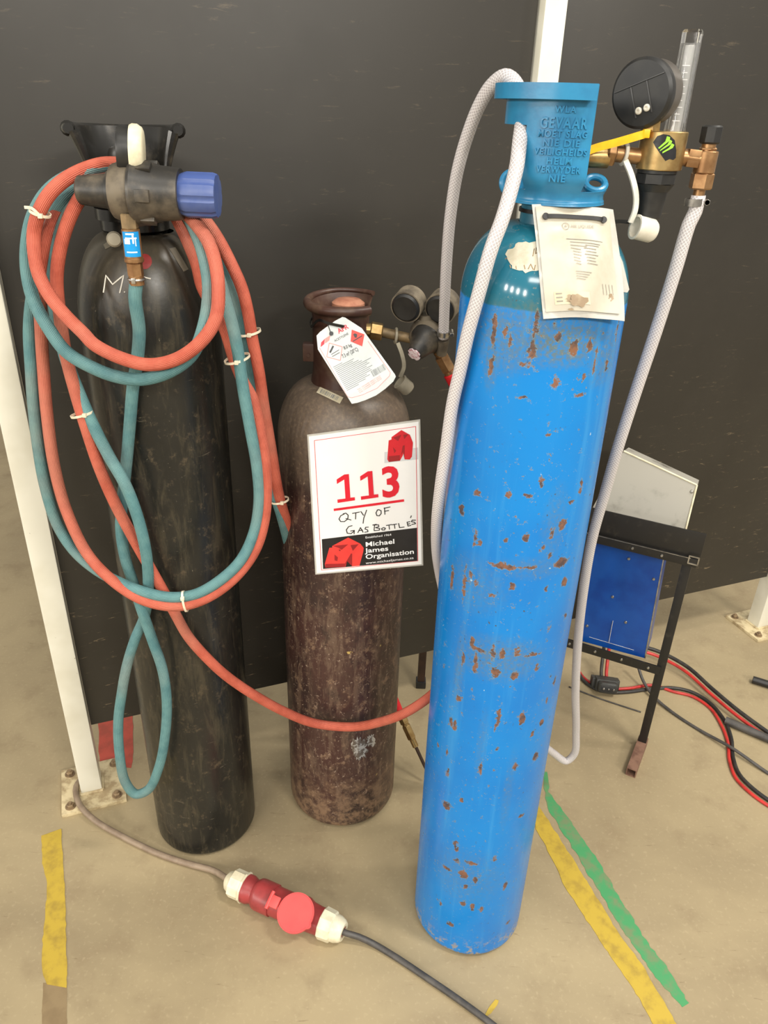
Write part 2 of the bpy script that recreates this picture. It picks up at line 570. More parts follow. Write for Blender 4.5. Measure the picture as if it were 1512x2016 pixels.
def m_hose(name, c1, c2, print_col=None):
    t = NT(name); uv = t.n('ShaderNodeTexCoord').outputs['UV']
    sep = t.n('ShaderNodeSeparateXYZ'); t.l(uv, sep.inputs[0])
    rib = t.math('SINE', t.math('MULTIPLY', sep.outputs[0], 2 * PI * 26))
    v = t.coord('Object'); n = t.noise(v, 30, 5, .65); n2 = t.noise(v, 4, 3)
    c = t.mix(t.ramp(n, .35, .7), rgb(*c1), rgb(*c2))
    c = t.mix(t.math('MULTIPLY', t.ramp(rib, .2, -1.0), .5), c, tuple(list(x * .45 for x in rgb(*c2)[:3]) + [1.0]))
    c = t.mix(t.math('MULTIPLY', t.ramp(n2, .5, .7), .28), c, rgb(168, 142, 122))
    t.set(c, .55, 0, .35); t.bump(rib, .5, .0008); return t.m


def m_braid():
    t = NT('clear_braided_plastic'); uv = t.n('ShaderNodeTexCoord').outputs['UV']
    sep = t.n('ShaderNodeSeparateXYZ'); t.l(uv, sep.inputs[0])
    u, v = sep.outputs[0], sep.outputs[1]
    a = t.math('MULTIPLY', u, 2 * PI * 11); b = t.math('MULTIPLY', v, 2 * PI * 185)
    s1 = t.math('SINE', t.math('ADD', a, b)); s2 = t.math('SINE', t.math('SUBTRACT', b, a))
    mx = t.ramp(t.math('MAXIMUM', s1, s2), .55, .95)
    c = t.mix(mx, rgb(190, 184, 185), rgb(224, 220, 220))
    t.set(c, .28, 0, .5)
    t.b.inputs['Transmission Weight'].default_value = 0.0
    tr = t.n('ShaderNodeBsdfTransparent'); tr.inputs[0].default_value = (.93, .91, .93, 1)
    mixs = t.n('ShaderNodeMixShader')
    t.l(t.math('ADD', .80, t.math('MULTIPLY', mx, .15)), mixs.inputs[0])
    t.l(tr.outputs[0], mixs.inputs[1]); t.l(t.b.outputs[0], mixs.inputs[2]); t.l(mixs.outputs[0], t.out.inputs[0])
    t.bump(mx, .25, .0006)
    return t.m


def m_glass(name, col=(1, 1, 1, 1), rough=.03, alpha=.75):
    t = NT(name)
    t.set(col, rough, 0, .5); t.b.inputs['IOR'].default_value = 1.45
    t.b.inputs['Transmission Weight'].default_value = 1.0
    tr = t.n('ShaderNodeBsdfTransparent'); m = t.n('ShaderNodeMixShader'); m.inputs[0].default_value = alpha
    v = t.coord('Object'); n = t.noise(v, 40, 3); t.bump(n, .05, .001)
    t.l(tr.outputs[0], m.inputs[1]); t.l(t.b.outputs[0], m.inputs[2]); t.l(m.outputs[0], t.out.inputs[0])
    return t.m


def m_tube_glare():
    t = NT('painted_tube_glare'); t.set(rgb(214, 214, 212), .25, 0, .5)  # milky white of the inner tube imitates bright reflections in the flow tube
    tr = t.n('ShaderNodeBsdfTransparent'); m = t.n('ShaderNodeMixShader'); m.inputs[0].default_value = .62
    t.l(tr.outputs[0], m.inputs[1]); t.l(t.b.outputs[0], m.inputs[2]); t.l(m.outputs[0], t.out.inputs[0]); return t.m


M_FLOOR = m_floor(); M_PANEL = m_panel(); M_POST = m_white_paint()
M_BLUE = m_blue(); M_BROWN = m_brown(); M_BLACK = m_black()
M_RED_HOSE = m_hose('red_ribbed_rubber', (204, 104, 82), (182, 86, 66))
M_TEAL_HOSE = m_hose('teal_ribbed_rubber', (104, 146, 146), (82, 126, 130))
M_BRAID = m_braid()
M_TUBE = m_glass('clear_acrylic')
M_BRASS = pm('brass', (188, 160, 108), (156, 126, 80), 30, rough=.33, metal=.85)
M_COPPER = pm('bronze_fitting', (172, 134, 94), (140, 104, 70), 30, rough=.36, metal=.8)
M_DULL_BRASS = pm('dusty_brass', (138, 116, 82), (104, 88, 64), 30, rough=.55, metal=.35)
M_DUSTY = pm('dusty_dark_metal', (108, 98, 82), (76, 68, 58), 26, rough=.55, metal=.2, bump=.1)
M_BLACK_PL = pm('black_plastic', (30, 30, 30), (40, 39, 37), 40, rough=.42)
M_BLACK_DUST = pm('dusty_black_plastic', (40, 38, 35), (92, 83, 70), 22, .42, .72, rough=.42)
M_GUARD_BLACK = pm('black_guard_paint', (30, 29, 27), (66, 61, 53), 30, .5, .75, rough=.25, bump=.15)
M_GUARD_BROWN = pm('maroon_guard_paint', (70, 46, 38), (96, 76, 62), 24, .45, .72, rough=.38, bump=.15)
M_GUARD_BLUE = pm('blue_guard_paint', (40, 124, 166), (34, 108, 150), 24, .4, .7, rough=.3, bump=.35)
M_KNOB_BLUE = pm('blue_knob_plastic', (60, 80, 136), (76, 92, 140), 18, rough=.4)
M_WHITE_PL = pm('white_plastic', (226, 222, 210), (204, 198, 182), 22, rough=.4)
M_CREAM_PL = pm('cream_plastic', (228, 220, 192), (206, 196, 166), 26, rough=.42)
M_GREY_PL = pm('grimy_white_plastic', (168, 160, 140), (140, 132, 114), 22, rough=.5)
M_TIE_WHITE = pm('cream_nylon', (232, 220, 196), (214, 200, 174), 40, rough=.45)
M_TIE_BLACK = pm('black_nylon', (16, 16, 16), (24, 24, 24), 40, rough=.35)
M_TIE_YELLOW = pm('yellow_nylon', (246, 190, 20), (232, 172, 14), 40, rough=.4)
M_PAPER = pm('white_card', (236, 235, 232), (230, 229, 227), 6, rough=.32)
M_TAG = pm('tag_card', (206, 210, 208), (192, 198, 196), 18, rough=.4)
M_PRINT_RED = pm('red_print', (216, 24, 48), (208, 22, 44), 30, rough=.4)
M_PRINT_PINK = pm('pale_red_print', (222, 140, 132), (214, 126, 120), 30, rough=.4)
M_PRINT_ORANGE = pm('orange_red_print', (222, 60, 46), (214, 54, 40), 30, rough=.4)
M_PRINT_BLACK = pm('black_print', (22, 22, 26), (28, 28, 32), 30, rough=.35)
M_PRINT_GREY = pm('grey_print', (128, 132, 134), (140, 144, 146), 30, rough=.5)
M_PRINT_WHITE = pm('white_print', (240, 240, 240), (234, 234, 234), 30, rough=.4)
M_LOGO_LIGHT = pm('logo_red', (226, 62, 56), (218, 56, 52), 30, rough=.4)
M_LOGO_DARK = pm('logo_dark_red', (150, 28, 34), (140, 26, 32), 30, rough=.4)
M_STEEL = pm('bright_steel', (190, 186, 178), (150, 146, 140), 40, rough=.3, metal=.9)
M_BASE = pm('worn_base_plate', (206, 190, 152), (158, 138, 104), 32, .42, .66, rough=.55, bump=.15)
M_BOLT = pm('dirty_bolt', (150, 128, 98), (112, 92, 70), 60, rough=.6, metal=.3)
M_STAND = pm('black_stand_paint', (30, 28, 26), (48, 44, 38), 40, .55, .75, rough=.4)
M_RUST = pm('rusty_brown_steel', (126, 94, 76), (98, 68, 54), 30, rough=.7)
M_DARK_STEEL = pm('dark_brown_steel', (58, 40, 30), (44, 30, 24), 30, rough=.5)
M_CHG_BLUE = pm('charger_blue_paint', (18, 72, 150), (12, 58, 134), 10, rough=.3)
M_CHG_GREY = pm('scuffed_grey_sheet', (176, 172, 161), (112, 107, 98), 11, .50, .74, rough=.45)
M_CABLE_BLACK = pm('black_cable_rubber', (38, 36, 34), (56, 52, 47), 30, rough=.5)
M_CABLE_RED = pm('red_cable_rubber', (196, 52, 46), (168, 44, 40), 30, rough=.4)
M_CABLE_GREY = pm('grey_cable_rubber', (142, 124, 104), (124, 106, 88), 30, rough=.55)
M_CABLE_DARK = pm('dark_grey_cable_rubber', (78, 74, 70), (60, 57, 54), 30, rough=.5)
M_CEE_RED = pm('red_connector_plastic', (156, 58, 58), (134, 50, 50), 24, rough=.38)
M_CEE_LID = pm('bright_red_lid_plastic', (222, 84, 82), (212, 76, 76), 10, rough=.4)
M_TAPE_Y = pm('worn_yellow_tape', (186, 158, 56), (160, 134, 54), 30, .42, .7, rough=.5)
M_TAPE_G = pm('worn_green_paint', (70, 146, 92), (112, 130, 92), 26, .42, .66, rough=.5)
M_TAPE_R = pm('worn_red_paint', (186, 78, 62), (160, 72, 56), 20, rough=.55)
M_TAPE_MARK = pm('tape_residue', (140, 120, 88), (128, 108, 78), 20, rough=.6)
M_POUCH = pm('clear_pouch_plastic', (188, 186, 178), (172, 168, 160), 16, rough=.22)
M_POUCH_PAPER = pm('yellowed_paper', (190, 184, 168), (172, 162, 142), 9, rough=.4)
M_PRINT_FAINT = pm('faint_print', (138, 132, 122), (150, 144, 134), 30, rough=.5)
M_STAIN = pm('brown_stain', (148, 128, 104), (172, 156, 130), 60, rough=.5)
M_DOT_RED = pm('red_sticker', (150, 40, 38), (132, 36, 34), 40, rough=.45)
M_LABEL_BLUE = pm('blue_sticker', (20, 138, 206), (26, 146, 212), 40, rough=.3)
M_CHALK = pm('white_marker', (236, 232, 220), (220, 216, 204), 80, rough=.6)
M_PEACH = pm('pinkish_valve_paint', (186, 130, 104), (162, 104, 82), 40, rough=.5)
M_GREEN_PRINT = pm('lime_print', (150, 214, 60), (140, 204, 52), 40, rough=.4)
M_RED_PL = pm('red_sleeve_plastic', (214, 36, 44), (200, 30, 40), 40, rough=.35)
M_CREAM_STICKER = pm('cream_sticker', (214, 204, 176), (200, 190, 160), 40, rough=.5)
M_TAPE_STRIP = pm('dull_tape_strip', (132, 124, 106), (116, 108, 92), 30, rough=.5)
M_SHINY = pm('bare_metal_patch', (200, 196, 190), (120, 108, 98), 110, .45, .55, rough=.3, metal=.5)

# ================================================================== SETTING
A0 = Vector((-0.715, 1.361, 0)); wd = Vector((0.930, 0.367, 0)).normalized(); wn_ = Vector((wd.y, -wd.x, 0))
m = MB(); m.box((16, 16, .1), Matrix.Translation((0.5, 3.0, -0.05)))
struct(m.build('floor', M_FLOOR))


def along(s, off=0.0, z=0.0): return A0 + wd * s - wn_ * (0.025 + off) + Vector((0, 0, z))


WM = lambda s, z, off=0.0: frame(along(s, off, z), (0, 0, 1), wd)
for nm, s0, s1, off in (('wall_left', .027, 1.062, .0), ('wall_right', 1.122, 2.165, .004)):
    mb = MB(); L = s1 - s0
    mb.box((L, .012, 2.25), WM((s0 + s1) / 2, .21 + 1.125, off), .001)
    struct(mb.build(nm, M_PANEL))

post_lbl = ['white steel post with base plate at left, beside the black cylinder',
            'white steel post rising behind the blue cylinder guard',
            'white steel post foot with base plate at the right edge beyond the charger stand']
for k, s_ in enumerate((0.0, 1.092, 2.194)):
    root = thing('partition_post', post_lbl[k], 'post', along(s_), 'white partition posts')
    mb = MB(); mb.box((.05, .05, 2.45), WM(s_, 1.233), .004); mb.build('post_tube', M_POST, root)
    mb = MB(); pm_ = Matrix.Translation((0, 0, 0))
    mb.box((.152, .152, .010), WM(s_ + .004, .005), .001); pl = mb.build('base_plate', M_BASE, root)
    for a, b in ((-1, -1), (1, -1), (1, 1), (-1, 1)):
        p = along(s_ + .004 + a * .055, b * .055, .010)
        mb = MB(); mb.cyl(p, p + Vector((0, 0, .002)), .0125, n=20); mb.hexnut(p + Vector((0, 0, .002)), p + Vector((0, 0, .010)), .009)
        mb.cyl(p + Vector((0, 0, .010)), p + Vector((0, 0, .014)), .005, n=12)
        mb.build('anchor_bolt', M_BOLT, pl)
    mb = MB()
    for a, b, c, d in ((-.027, -.027, .027, -.027), (.027, -.027, .027, .027), (-.027, .027, .027, .027), (-.027, -.027, -.027, .027)):
        mb.cyl(along(s_ + a, b, .0115), along(s_ + c, d, .0115), .004, n=8)
    mb.build('weld_bead', M_BASE, root)

# prop behind the panel
p = fl(828, 1350); mb = MB(); mb.box((.022, .022, .62), Matrix.Translation(p + Vector((0, 0, .33))), .002)
root = thing('steel_prop', 'thin dark brown steel leg standing behind the partition between maroon and blue cylinders', 'leg', p)
mb.build('leg_tube', M_DARK_STEEL, root)
mb = MB(); mb.box((.030, .030, .025), Matrix.Translation(p + Vector((0, 0, .0125))), .003); mb.build('rubber_foot', M_BLACK_PL, root)

# floor markings


def marking(name, left, right, mat, label, h=.0012, cat='floor tape', wob=0.0):
    """strip between two floor edges"""
    def dens(E):
        out = []
        for a, b in zip(E[:-1], E[1:]):
            k = max(1, int(math.hypot(b[0] - a[0], b[1] - a[1]) / 9))
            for i in range(k): out.append((a[0] + (b[0] - a[0]) * i / k, a[1] + (b[1] - a[1]) * i / k))
        return out + [E[-1]]
    Lp = [fl(x + random.uniform(-wob, wob), y) for x, y in dens(left)]; Rp = [fl(x + random.uniform(-wob, wob), y) for x, y in dens(right)]
    out = Lp + Rp[::-1]
    mb = MB(); n = min(len(Lp), len(Rp))
    ii = [round(i * (len(Lp) - 1) / (n - 1)) for i in range(n)]; jj = [round(i * (len(Rp) - 1) / (n - 1)) for i in range(n)]
    vs = [Lp[i] + Vector((0, 0, h)) for i in ii] + [Rp[j] + Vector((0, 0, h)) for j in jj] + [Lp[i] for i in ii] + [Rp[j] for j in jj]
    fs = []
    for i in range(n - 1):
        fs += [(i, i + 1, n + i + 1, n + i), (i, 2 * n + i, 2 * n + i + 1, i + 1), (n + i, n + i + 1, 3 * n + i + 1, 3 * n + i)]
    fs += [(0, n, 3 * n, 2 * n), (n - 1, 3 * n - 1, 4 * n - 1, 2 * n - 1)]
    mb.add(vs, fs)
    o = mb.build(name, mat); tag(o, label, cat); return o


marking('floor_tape', [(82, 1646), (84, 1700), (94, 1740), (90, 1790), (84, 1850), (83, 1912), (92, 1938)],
        [(121, 1632), (124, 1690), (128, 1760), (130, 1840), (132, 1900), (131, 1945)], M_TAPE_Y,
        'short worn yellow tape strip on the floor below the left post', .0012, wob=1.2)
marking('tape_residue', [(85, 1935), (83, 1980), (82, 2030)], [(132, 1940), (132, 1985), (132, 2030)], M_TAPE_MARK,
        'brownish tape residue on the floor below the short yellow strip', .0004, wob=.8)
marking('floor_tape', [(1040, 1560), (1055, 1632), (1092, 1700), (1113, 1748), (1181, 1852), (1244, 1941), (1280, 2004), (1292, 2030)],
        [(1050, 1560), (1063, 1590), (1097, 1643), (1150, 1727), (1207, 1821), (1270, 1910), (1328, 2010), (1340, 2030)], M_TAPE_Y,
        'long yellow floor tape running diagonally beside the green line', .0012, wob=1.5)
marking('floor_line', [(1068, 1520), (1072, 1552), (1076, 1590), (1108, 1638), (1165, 1732), (1223, 1826), (1280, 1910), (1343, 1983)],
        [(1078, 1520), (1081, 1559), (1118, 1611), (1170, 1685), (1218, 1763), (1275, 1858), (1317, 1910), (1356, 1975)], M_TAPE_G,
        'worn green painted line on the floor right of the blue cylinder', .0008, 'floor line', wob=2.5)
marking('floor_line', [(193, 1425), (196, 1440), (194, 1470), (196, 1500), (206, 1506)], [(262, 1400), (262, 1440), (262, 1470), (262, 1508), (258, 1512)],
        M_TAPE_R, 'red painted patch on the floor under the partition behind the left post', .0006, 'floor line', wob=1.0)
marking('tape_scrap', [(975, 1968), (962, 1985), (955, 1998)], [(982, 1970), (976, 1988), (958, 2001)], M_TAPE_Y,
        'tiny torn yellow tape scrap on the floor in front of the blue cylinder', .001, wob=.4)

# ================================================================== GAS CYLINDERS


def dome(r, z0, z1, rt, n=16, p=1.0):
    out = []
    for i in range(n + 1):
        a = PI / 2 * i / n
        out.append((rt + (r - rt) * math.cos(a) ** p, z0 + (z1 - z0) * math.sin(a) ** 1.0))
    return out


def body_prof(r, zs, z1, rt, rb=.018, dz=.02, p=1.0):
    pr = [(0, .004), (r - .035, .004), (r - rb - .004, .0), ]
    for i in range(7):
        a = PI / 2 * i / 6; pr.append((r - rb + rb * math.sin(a), rb - rb * math.cos(a)))
    z = rb + dz
    while z < zs - dz * .4: pr.append((r, z)); z += dz
    return pr + dome(r, zs, z1, rt, p=p)


def prof_full(c, prof, n): return MB().lathe(prof, Matrix.Translation((c[0], c[1], 0)), n)


# ---- black cylinder
KC = (-0.4113, 1.3055)
KT = thing('gas_cylinder', 'tall black gas cylinder with red and teal hoses coiled over its top', 'gas cylinder', (KC[0], KC[1], 0), 'gas cylinders by the partition')
kb = prof_full(KC, body_prof(.1165, 1.215, 1.372, .052, dz=.05), 72); KBV = kb.bvh()
kb.build('cylinder_body', M_BLACK, KT)
mb = MB(); mb.lathe([(.0, 1.360), (.050, 1.360), (.050, 1.372), (.054, 1.376), (.054, 1.392), (.049, 1.396), (0, 1.396)], Matrix.Translation((KC[0] - .008, KC[1], 0)), 40)
mb.build('neck_ring', M_GUARD_BLACK, KT)
# open-fronted guard collar with flared rim
kc = (KC[0] - .008, KC[1]); f0 = math.atan2(-kc[0], kc[1]) * -1
f0 = math.atan2(kc[0], kc[1]) * -1 * -1
fk = -math.atan2(kc[0], kc[1])          # direction towards the camera


def krad(z): return .060 + .020 * max(0.0, (z - 1.44) / .085) ** 1.6


mb = MB(); N = 60
ph = [fk + 2 * PI * i / N for i in range(N + 1)]
zs = [1.392 + .131 * i / 16 for i in range(17)]


def kmask(p_, z):
    d = (p_ - fk + PI) % (2 * PI) - PI
    return z < 1.412 or abs(d) > math.radians(84)


mb.shell(kc, ph, zs, krad, .009, kmask)
rim = []
for i in range(41):
    a = fk + math.radians(80) + (2 * PI - math.radians(160)) * i / 40
    rim.append((kc[0] + .081 * math.sin(a), kc[1] - .081 * math.cos(a), 1.520 - .004 * (1 - abs(i - 20) / 20)))
mb.tube(rim, [.0085 + .0030 * max(0, abs(i - 20) - 12) / 8 - (.004 if i in (0, 40) else 0) for i in range(41)], 12)
for s_ in (-1, 1):
    ed = []
    for i in range(10):
        z = 1.518 - .106 * i / 9; a = fk + s_ * math.radians(84); rr_ = krad(z) - .004
        ed.append((kc[0] + rr_ * math.sin(a), kc[1] - rr_ * math.cos(a), z))
    mb.tube(ed, [.010 - .004 * min(1, i / 4) for i in range(10)], 10)
mb.build('valve_guard', M_GUARD_BLACK, KT)
mb = MB(); vx = Vector((kc[0], kc[1], 0))
mb.cyl(vx + Vector((0, 0, 1.39)), vx + Vector((0, 0, 1.47)), .018, .016); mb.cyl(vx + Vector((0, -.02, 1.425)), vx + Vector((0, -.07, 1.425)), .015)
vv = mb.build('valve', M_DULL_BRASS, KT)
mb = MB(); mb.lathe([(0, 1.470), (.020, 1.470), (.027, 1.476), (.029, 1.486), (.026, 1.494), (.012, 1.498), (0, 1.498)], Matrix.Translation(vx), 14)
mb.build('valve_wheel', M_BLACK_DUST, vv)
mb = MB(); disc_decal(mb, KBV, 285, 515, 14, 15); mb.build('red_sticker', M_DOT_RED, KT, label='round red sticker')
mb = MB(); quad_decal(mb, KBV, [(333, 490), (345, 487), (371, 530), (361, 535)]); mb.build('tape_strip', M_TAPE_STRIP, KT, label='dull grey tape strip')
mb = MB(); quad_decal(mb, KBV, [(204, 482), (212, 476), (218, 486), (208, 491)]); mb.build('tape_strip', M_TAPE_STRIP, KT, label='torn bit of pale tape')


def strokes(bv, lines, r, name, mat, parent, label=None):
    mb = MB()
    for ln in lines:
        P = []
        for a, b in zip(ln[:-1], ln[1:]):
            for i in range(5): P.append((a[0] + (b[0] - a[0]) * i / 5, a[1] + (b[1] - a[1]) * i / 5))
        P.append(ln[-1]); pts = [hit(bv, x, y, .0004) for x, y in P]; pts = [q for q in pts if q is not None]
        mb.tube(pts, r, 6)
    return mb.build(name, mat, parent, label=label)


strokes(KBV, [[(204, 576), (209, 542), (222, 560), (244, 542), (236, 577)], [(245, 574), (246, 576)]], .0011, 'marker_writing', M_CHALK, KT, 'white handwritten letter M')
strokes(KBV, [[(276, 544), (297, 549)]], .0011, 'marker_dash', M_CHALK, KT, 'short white handwritten dash')
mb = MB(); pc = at(225, 471, 1.205)
mb.lathe([(0, -.004), (.009, -.004), (.0115, 0), (.009, .005), (0, .006)], frame(pc, CAM - pc), 20); mb.cyl(pc, pc + Vector((.012, .03, -.005)), .004, n=10)
mb.build('plug_cap', M_GREY_PL, KT, label='round whitish plastic cap')

# ---- maroon cylinder
BC = (-0.0839, 1.4078)
BT = thing('gas_cylinder', 'short scuffed maroon acetylene cylinder behind the number sign', 'gas cylinder', (BC[0], BC[1], 0), 'gas cylinders by the partition')
bb = prof_full(BC, body_prof(.1312, .985, 1.098, .060, rb=.03, dz=.05, p=.92), 72); BBV = bb.bvh()
bb.build('cylinder_body', M_BROWN, BT)
fb = -math.atan2(BC[0], BC[1]); r_ = math.radians
mb = MB(); N = 72; ph = [fb - r_(10) + 2 * PI * i / N for i in range(N + 1)]
zs = [1.085 + .165 * i / 20 for i in range(21)]
brad = lambda z: .060 + .010 * max(0, (z - 1.215) / .035) ** 2 + .006 * max(0, (1.12 - z) / .035)


def bmask(p_, z):
    d = math.degrees((p_ - fb + PI) % (2 * PI) - PI)
    if z < 1.125: return True
    op = 39 < d < 128
    if op: return False
    if d > 38 or d < -150: return True
    return True


mb.shell(BC, ph, zs, brad, .006, bmask)
rim = []; rr_ = []
for i in range(61):
    d = 38 - 270 * i / 60; t_ = max(0.0, min(1.0, (-60 - d) / 110)); a = fb + r_(d)
    R_ = .0690 - .002 * t_; rim.append((BC[0] + R_ * math.sin(a), BC[1] - R_ * math.cos(a), 1.2435 + .010 * t_)); rr_.append(.0088 - .0042 * t_)
mb.tube(rim, rr_, 12)
mb.build('valve_guard', M_GUARD_BROWN, BT)
mb = MB(); lp = at(606, 692, 1.40); mb.box((.030, .02, .034), Matrix.Translation(lp + Vector((.006, 0, 0))), .003)
mb.cyl(lp + Vector((.002, -.012, -.004)), lp + Vector((.002, -.008, -.004)), .0035, n=12)
mb.build('bracket_lug', M_GUARD_BROWN, BT)
mb = MB(); o = Vector((BC[0], BC[1], 0))
mb.cyl(o + Vector((0, 0, 1.09)), o + Vector((0, 0, 1.20)), .020, .017); vv = mb.build('valve', M_DULL_BRASS, BT)
mb = MB(); q = at(690, 601, 1.408); mb.lathe([(0, -.012), (.022, -.012), (.030, -.004), (.030, .005), (.022, .011), (0, .013)], Matrix.Translation(Vector((BC[0] + .006, BC[1], q.z))), 24)
mb.cyl(Vector((BC[0], BC[1], 1.19)), Vector((BC[0], BC[1], q.z)), .008); mb.build('valve_knob', M_PEACH, vv, label='pinkish valve knob')
mb = MB(); quad_decal(mb, BBV, [(630, 762), (676, 783), (669, 795), (623, 773)], 8, 4)
st = mb.build('barcode_sticker', M_CREAM_STICKER, BT, label='cream barcode sticker')
mb = MB()
for i in range(14):
    u = .12 + .76 * i / 14 + random.uniform(-.01, .01); w = random.choice((.012, .02, .03))
    f_ = lambda u, v: (630 + (676 - 630) * u + (623 - 630) * v, 762 + 21 * u + 11.5 * v)
    quad_decal(mb, BBV, [f_(u, .2), f_(u + w, .2), f_(u + w, .8), f_(u, .8)], 1, 2, .001)
mb.build('barcode', M_PRINT_GREY, st)
for q in ((706, 1475, 15, 22), (730, 1458, 8, 12)):
    mb = MB(); disc_decal(mb, BBV, *q, .0006, .3); mb.build('bare_patch', M_SHINY, BT, label='worn shiny bare metal patch')

# ---- blue cylinder
UC = (0.2116, 1.0868)
UT = thing('gas_cylinder', 'tall bright blue gas cylinder with rust spots in front', 'gas cylinder', (UC[0], UC[1], 0), 'gas cylinders by the partition')
ub = prof_full(UC, body_prof(.1148, 1.335, 1.432, .044, dz=.0042, p=.95), 190); UBV = ub.bvh()
uo = ub.build('cylinder_body', M_BLUE, UT)
# rust chips and films (pixel spots traced onto the surface)
SPOTS = [(972, 650, 5, 26), (966, 722, 5, 16), (994, 655, 4, 9), (1005, 672, 4, 12), (1054, 640, 5, 22), (1048, 690, 6, 16), (1098, 662, 6, 10), (1130, 686, 9, 12),
         (1160, 680, 7, 10), (1171, 712, 3, 22), (1194, 718, 5, 12), (1214, 655, 4, 18), (1030, 718, 9, 4), (1094, 754, 7, 11), (1150, 742, 4, 6), (1200, 790, 3, 22),
         (1028, 782, 7, 3), (1140, 777, 12, 3), (1078, 836, 3, 5), (1080, 856, 3, 4), (1066, 950, 6, 9), (1000, 974, 6, 6), (1042, 976, 8, 4), (940, 970, 6, 5), (909, 1004, 9, 9),
         (1108, 1032, 9, 9), (1125, 988, 8, 4), (1144, 960, 5, 12), (1086, 1050, 4, 9), (1035, 1059, 6, 6), (936, 1060, 4, 14), (944, 1068, 6, 5), (996, 1064, 4, 4), (1069, 1078, 3, 4),
         (1082, 1094, 4, 4), (990, 1115, 22, 6), (1030, 1119, 30, 2), (1105, 1108, 16, 7), (890, 1140, 4, 20), (914, 1150, 4, 28), (926, 1130, 5, 7), (937, 1148, 5, 6), (1010, 1155, 6, 7), (1111, 1146, 7, 9), (1074, 1160, 4, 6),
         (968, 1172, 7, 4), (1008, 1154, 5, 5), (930, 1262, 4, 10), (940, 1278, 16, 4), (936, 1306, 4, 18), (972, 1286, 5, 16), (988, 1288, 5, 12), (1018, 1284, 7, 7), (1046, 1290, 14, 3), (975, 1324, 8, 9),
         (912, 1298, 4, 12), (1014, 1330, 7, 8), (1056, 1315, 4, 9), (903, 1374, 5, 6), (888, 1420, 4, 9), (895, 1430, 5, 9), (982, 1410, 4, 20), (976, 1432, 3, 8), (1028, 1415, 6, 13), (1066, 1422, 6, 6), (1048, 1444, 4, 6),
         (862, 1466, 4, 6), (980, 1474, 5, 3), (1054, 1490, 7, 9), (1014, 1508, 4, 9), (880, 1480, 3, 8), (882, 1522, 4, 9), (946, 1512, 3, 12), (878, 1586, 9, 8), (908, 1575, 4, 5), (1026, 1606, 7, 4),
         (898, 1662, 5, 7), (898, 1672, 4, 5), (900, 1694, 5, 5), (930, 1700, 12, 4), (912, 1722, 8, 8), (936, 1733, 4, 7), (995, 1742, 4, 10), (916, 1745, 4, 6), (878, 1708, 9, 3), (974, 1690, 4, 6), (912, 1778, 5, 6), (930, 1786, 4, 8), (948, 1790, 4, 6), (888, 1820, 7, 5), (1000, 1816, 6, 4), (868, 1780, 3, 4),
         (842, 1200, 3, 7), (852, 1260, 3, 6), (1112, 1215, 4, 8), (1092, 1340, 4, 9), (1080, 1240, 3, 6), (1076, 1380, 3, 7)]
FILM = [(1000, 665, 60, 45, .7), (1110, 675, 85, 32, 1.0), (1190, 700, 40, 40, .6), (1060, 620, 40, 20, .7), (970, 690, 14, 50, .8), (930, 1150, 60, 40, .35), (985, 1300, 75, 34, .6), (1050, 1120, 60, 16, .4), (920, 1730, 60, 50, .35), (905, 1310, 10, 60, .5), (1090, 1040, 20, 60, .35), (948, 1470, 8, 60, .3), (1000, 1560, 8, 70, .3)]
co_ = np.array(ub.v)
rust = np.zeros(len(co_)); film = np.zeros(len(co_))


def paint(arr, lst, gain_at=4):
    for sp in lst:
        cx, cy, rx, ry = sp[:4]; g = sp[4] if len(sp) > 4 else 1.0
        p0 = hit(UBV, cx, cy, 0)
        if p0 is None: continue
        d = ray(cx, cy); k = (p0 - CAM).length / d.length
        sx = rx * k / F_PX * 0.98; sz = ry * k / F_PX * 1.2
        n = Vector((p0.x - UC[0], p0.y - UC[1], 0)).normalized(); tg = Vector((-n.y, n.x, 0))
        q = co_ - np.array(p0)
        e = ((q @ np.array(tg)) / sx) ** 2 + (q[:, 2] / sz) ** 2 + ((q @ np.array(n)) / .03) ** 2
        arr[:] = np.maximum(arr, g * np.clip(1.05 - e * .42, 0, 1))


paint(rust, SPOTS); paint(film, FILM)
for i in range(40):     # a few on the far side too
    a = random.uniform(PI * .55, PI * 1.45); zz = random.uniform(.05, 1.3); p0 = np.array((UC[0] + .1148 * math.sin(a), UC[1] - .1148 * math.cos(a), zz))
    e = (((co_ - p0) / np.array((.008, .008, random.uniform(.006, .02)))) ** 2).sum(1); rust = np.maximum(rust, np.clip(1 - e * .5, 0, 1))
for nm, arr in (('rust', rust), ('stain', film)):
    at_ = uo.data.attributes.new(nm, 'FLOAT', 'POINT'); at_.data.foreach_set('value', arr.astype(np.float32))
mb = MB(); disc_decal(mb, UBV, 1042, 506, 44, 30, .0006, .09)
st = mb.build('paper_label', pm('torn_label_paper', (196, 190, 172), (176, 168, 146), 40, rough=.6), UT, label='torn whitish round paper label')
strokes(UBV, [[(1052, 490), (1049, 505)], [(1056, 488), (1054, 500), (1060, 497)], [(1004, 522), (1006, 528)], [(1016, 524), (1017, 530)], [(1032, 522), (1034, 530)], [(1040, 530), (1045, 520), (1050, 531)], [(1054, 522), (1052, 532)]], .0007, 'writing', M_BOLT, st)
mb = MB(); mb.lathe([(0, 1.425), (.046, 1.425), (.043, 1.432), (.042, 1.462), (0, 1.462)], Matrix.Translation((UC[0], UC[1], 0)), 48)
mb.build('neck_ring', pm('teal_neck_paint', (34, 96, 116), (28, 80, 100), 30, rough=.35), UT)
fu = -math.atan2(UC[0], UC[1])
mb = MB(); N = 90; ph = [fu - PI + 2 * PI * i / N for i in range(N + 1)]
zs = [1.458 + .134 * i / 24 for i in range(25)]


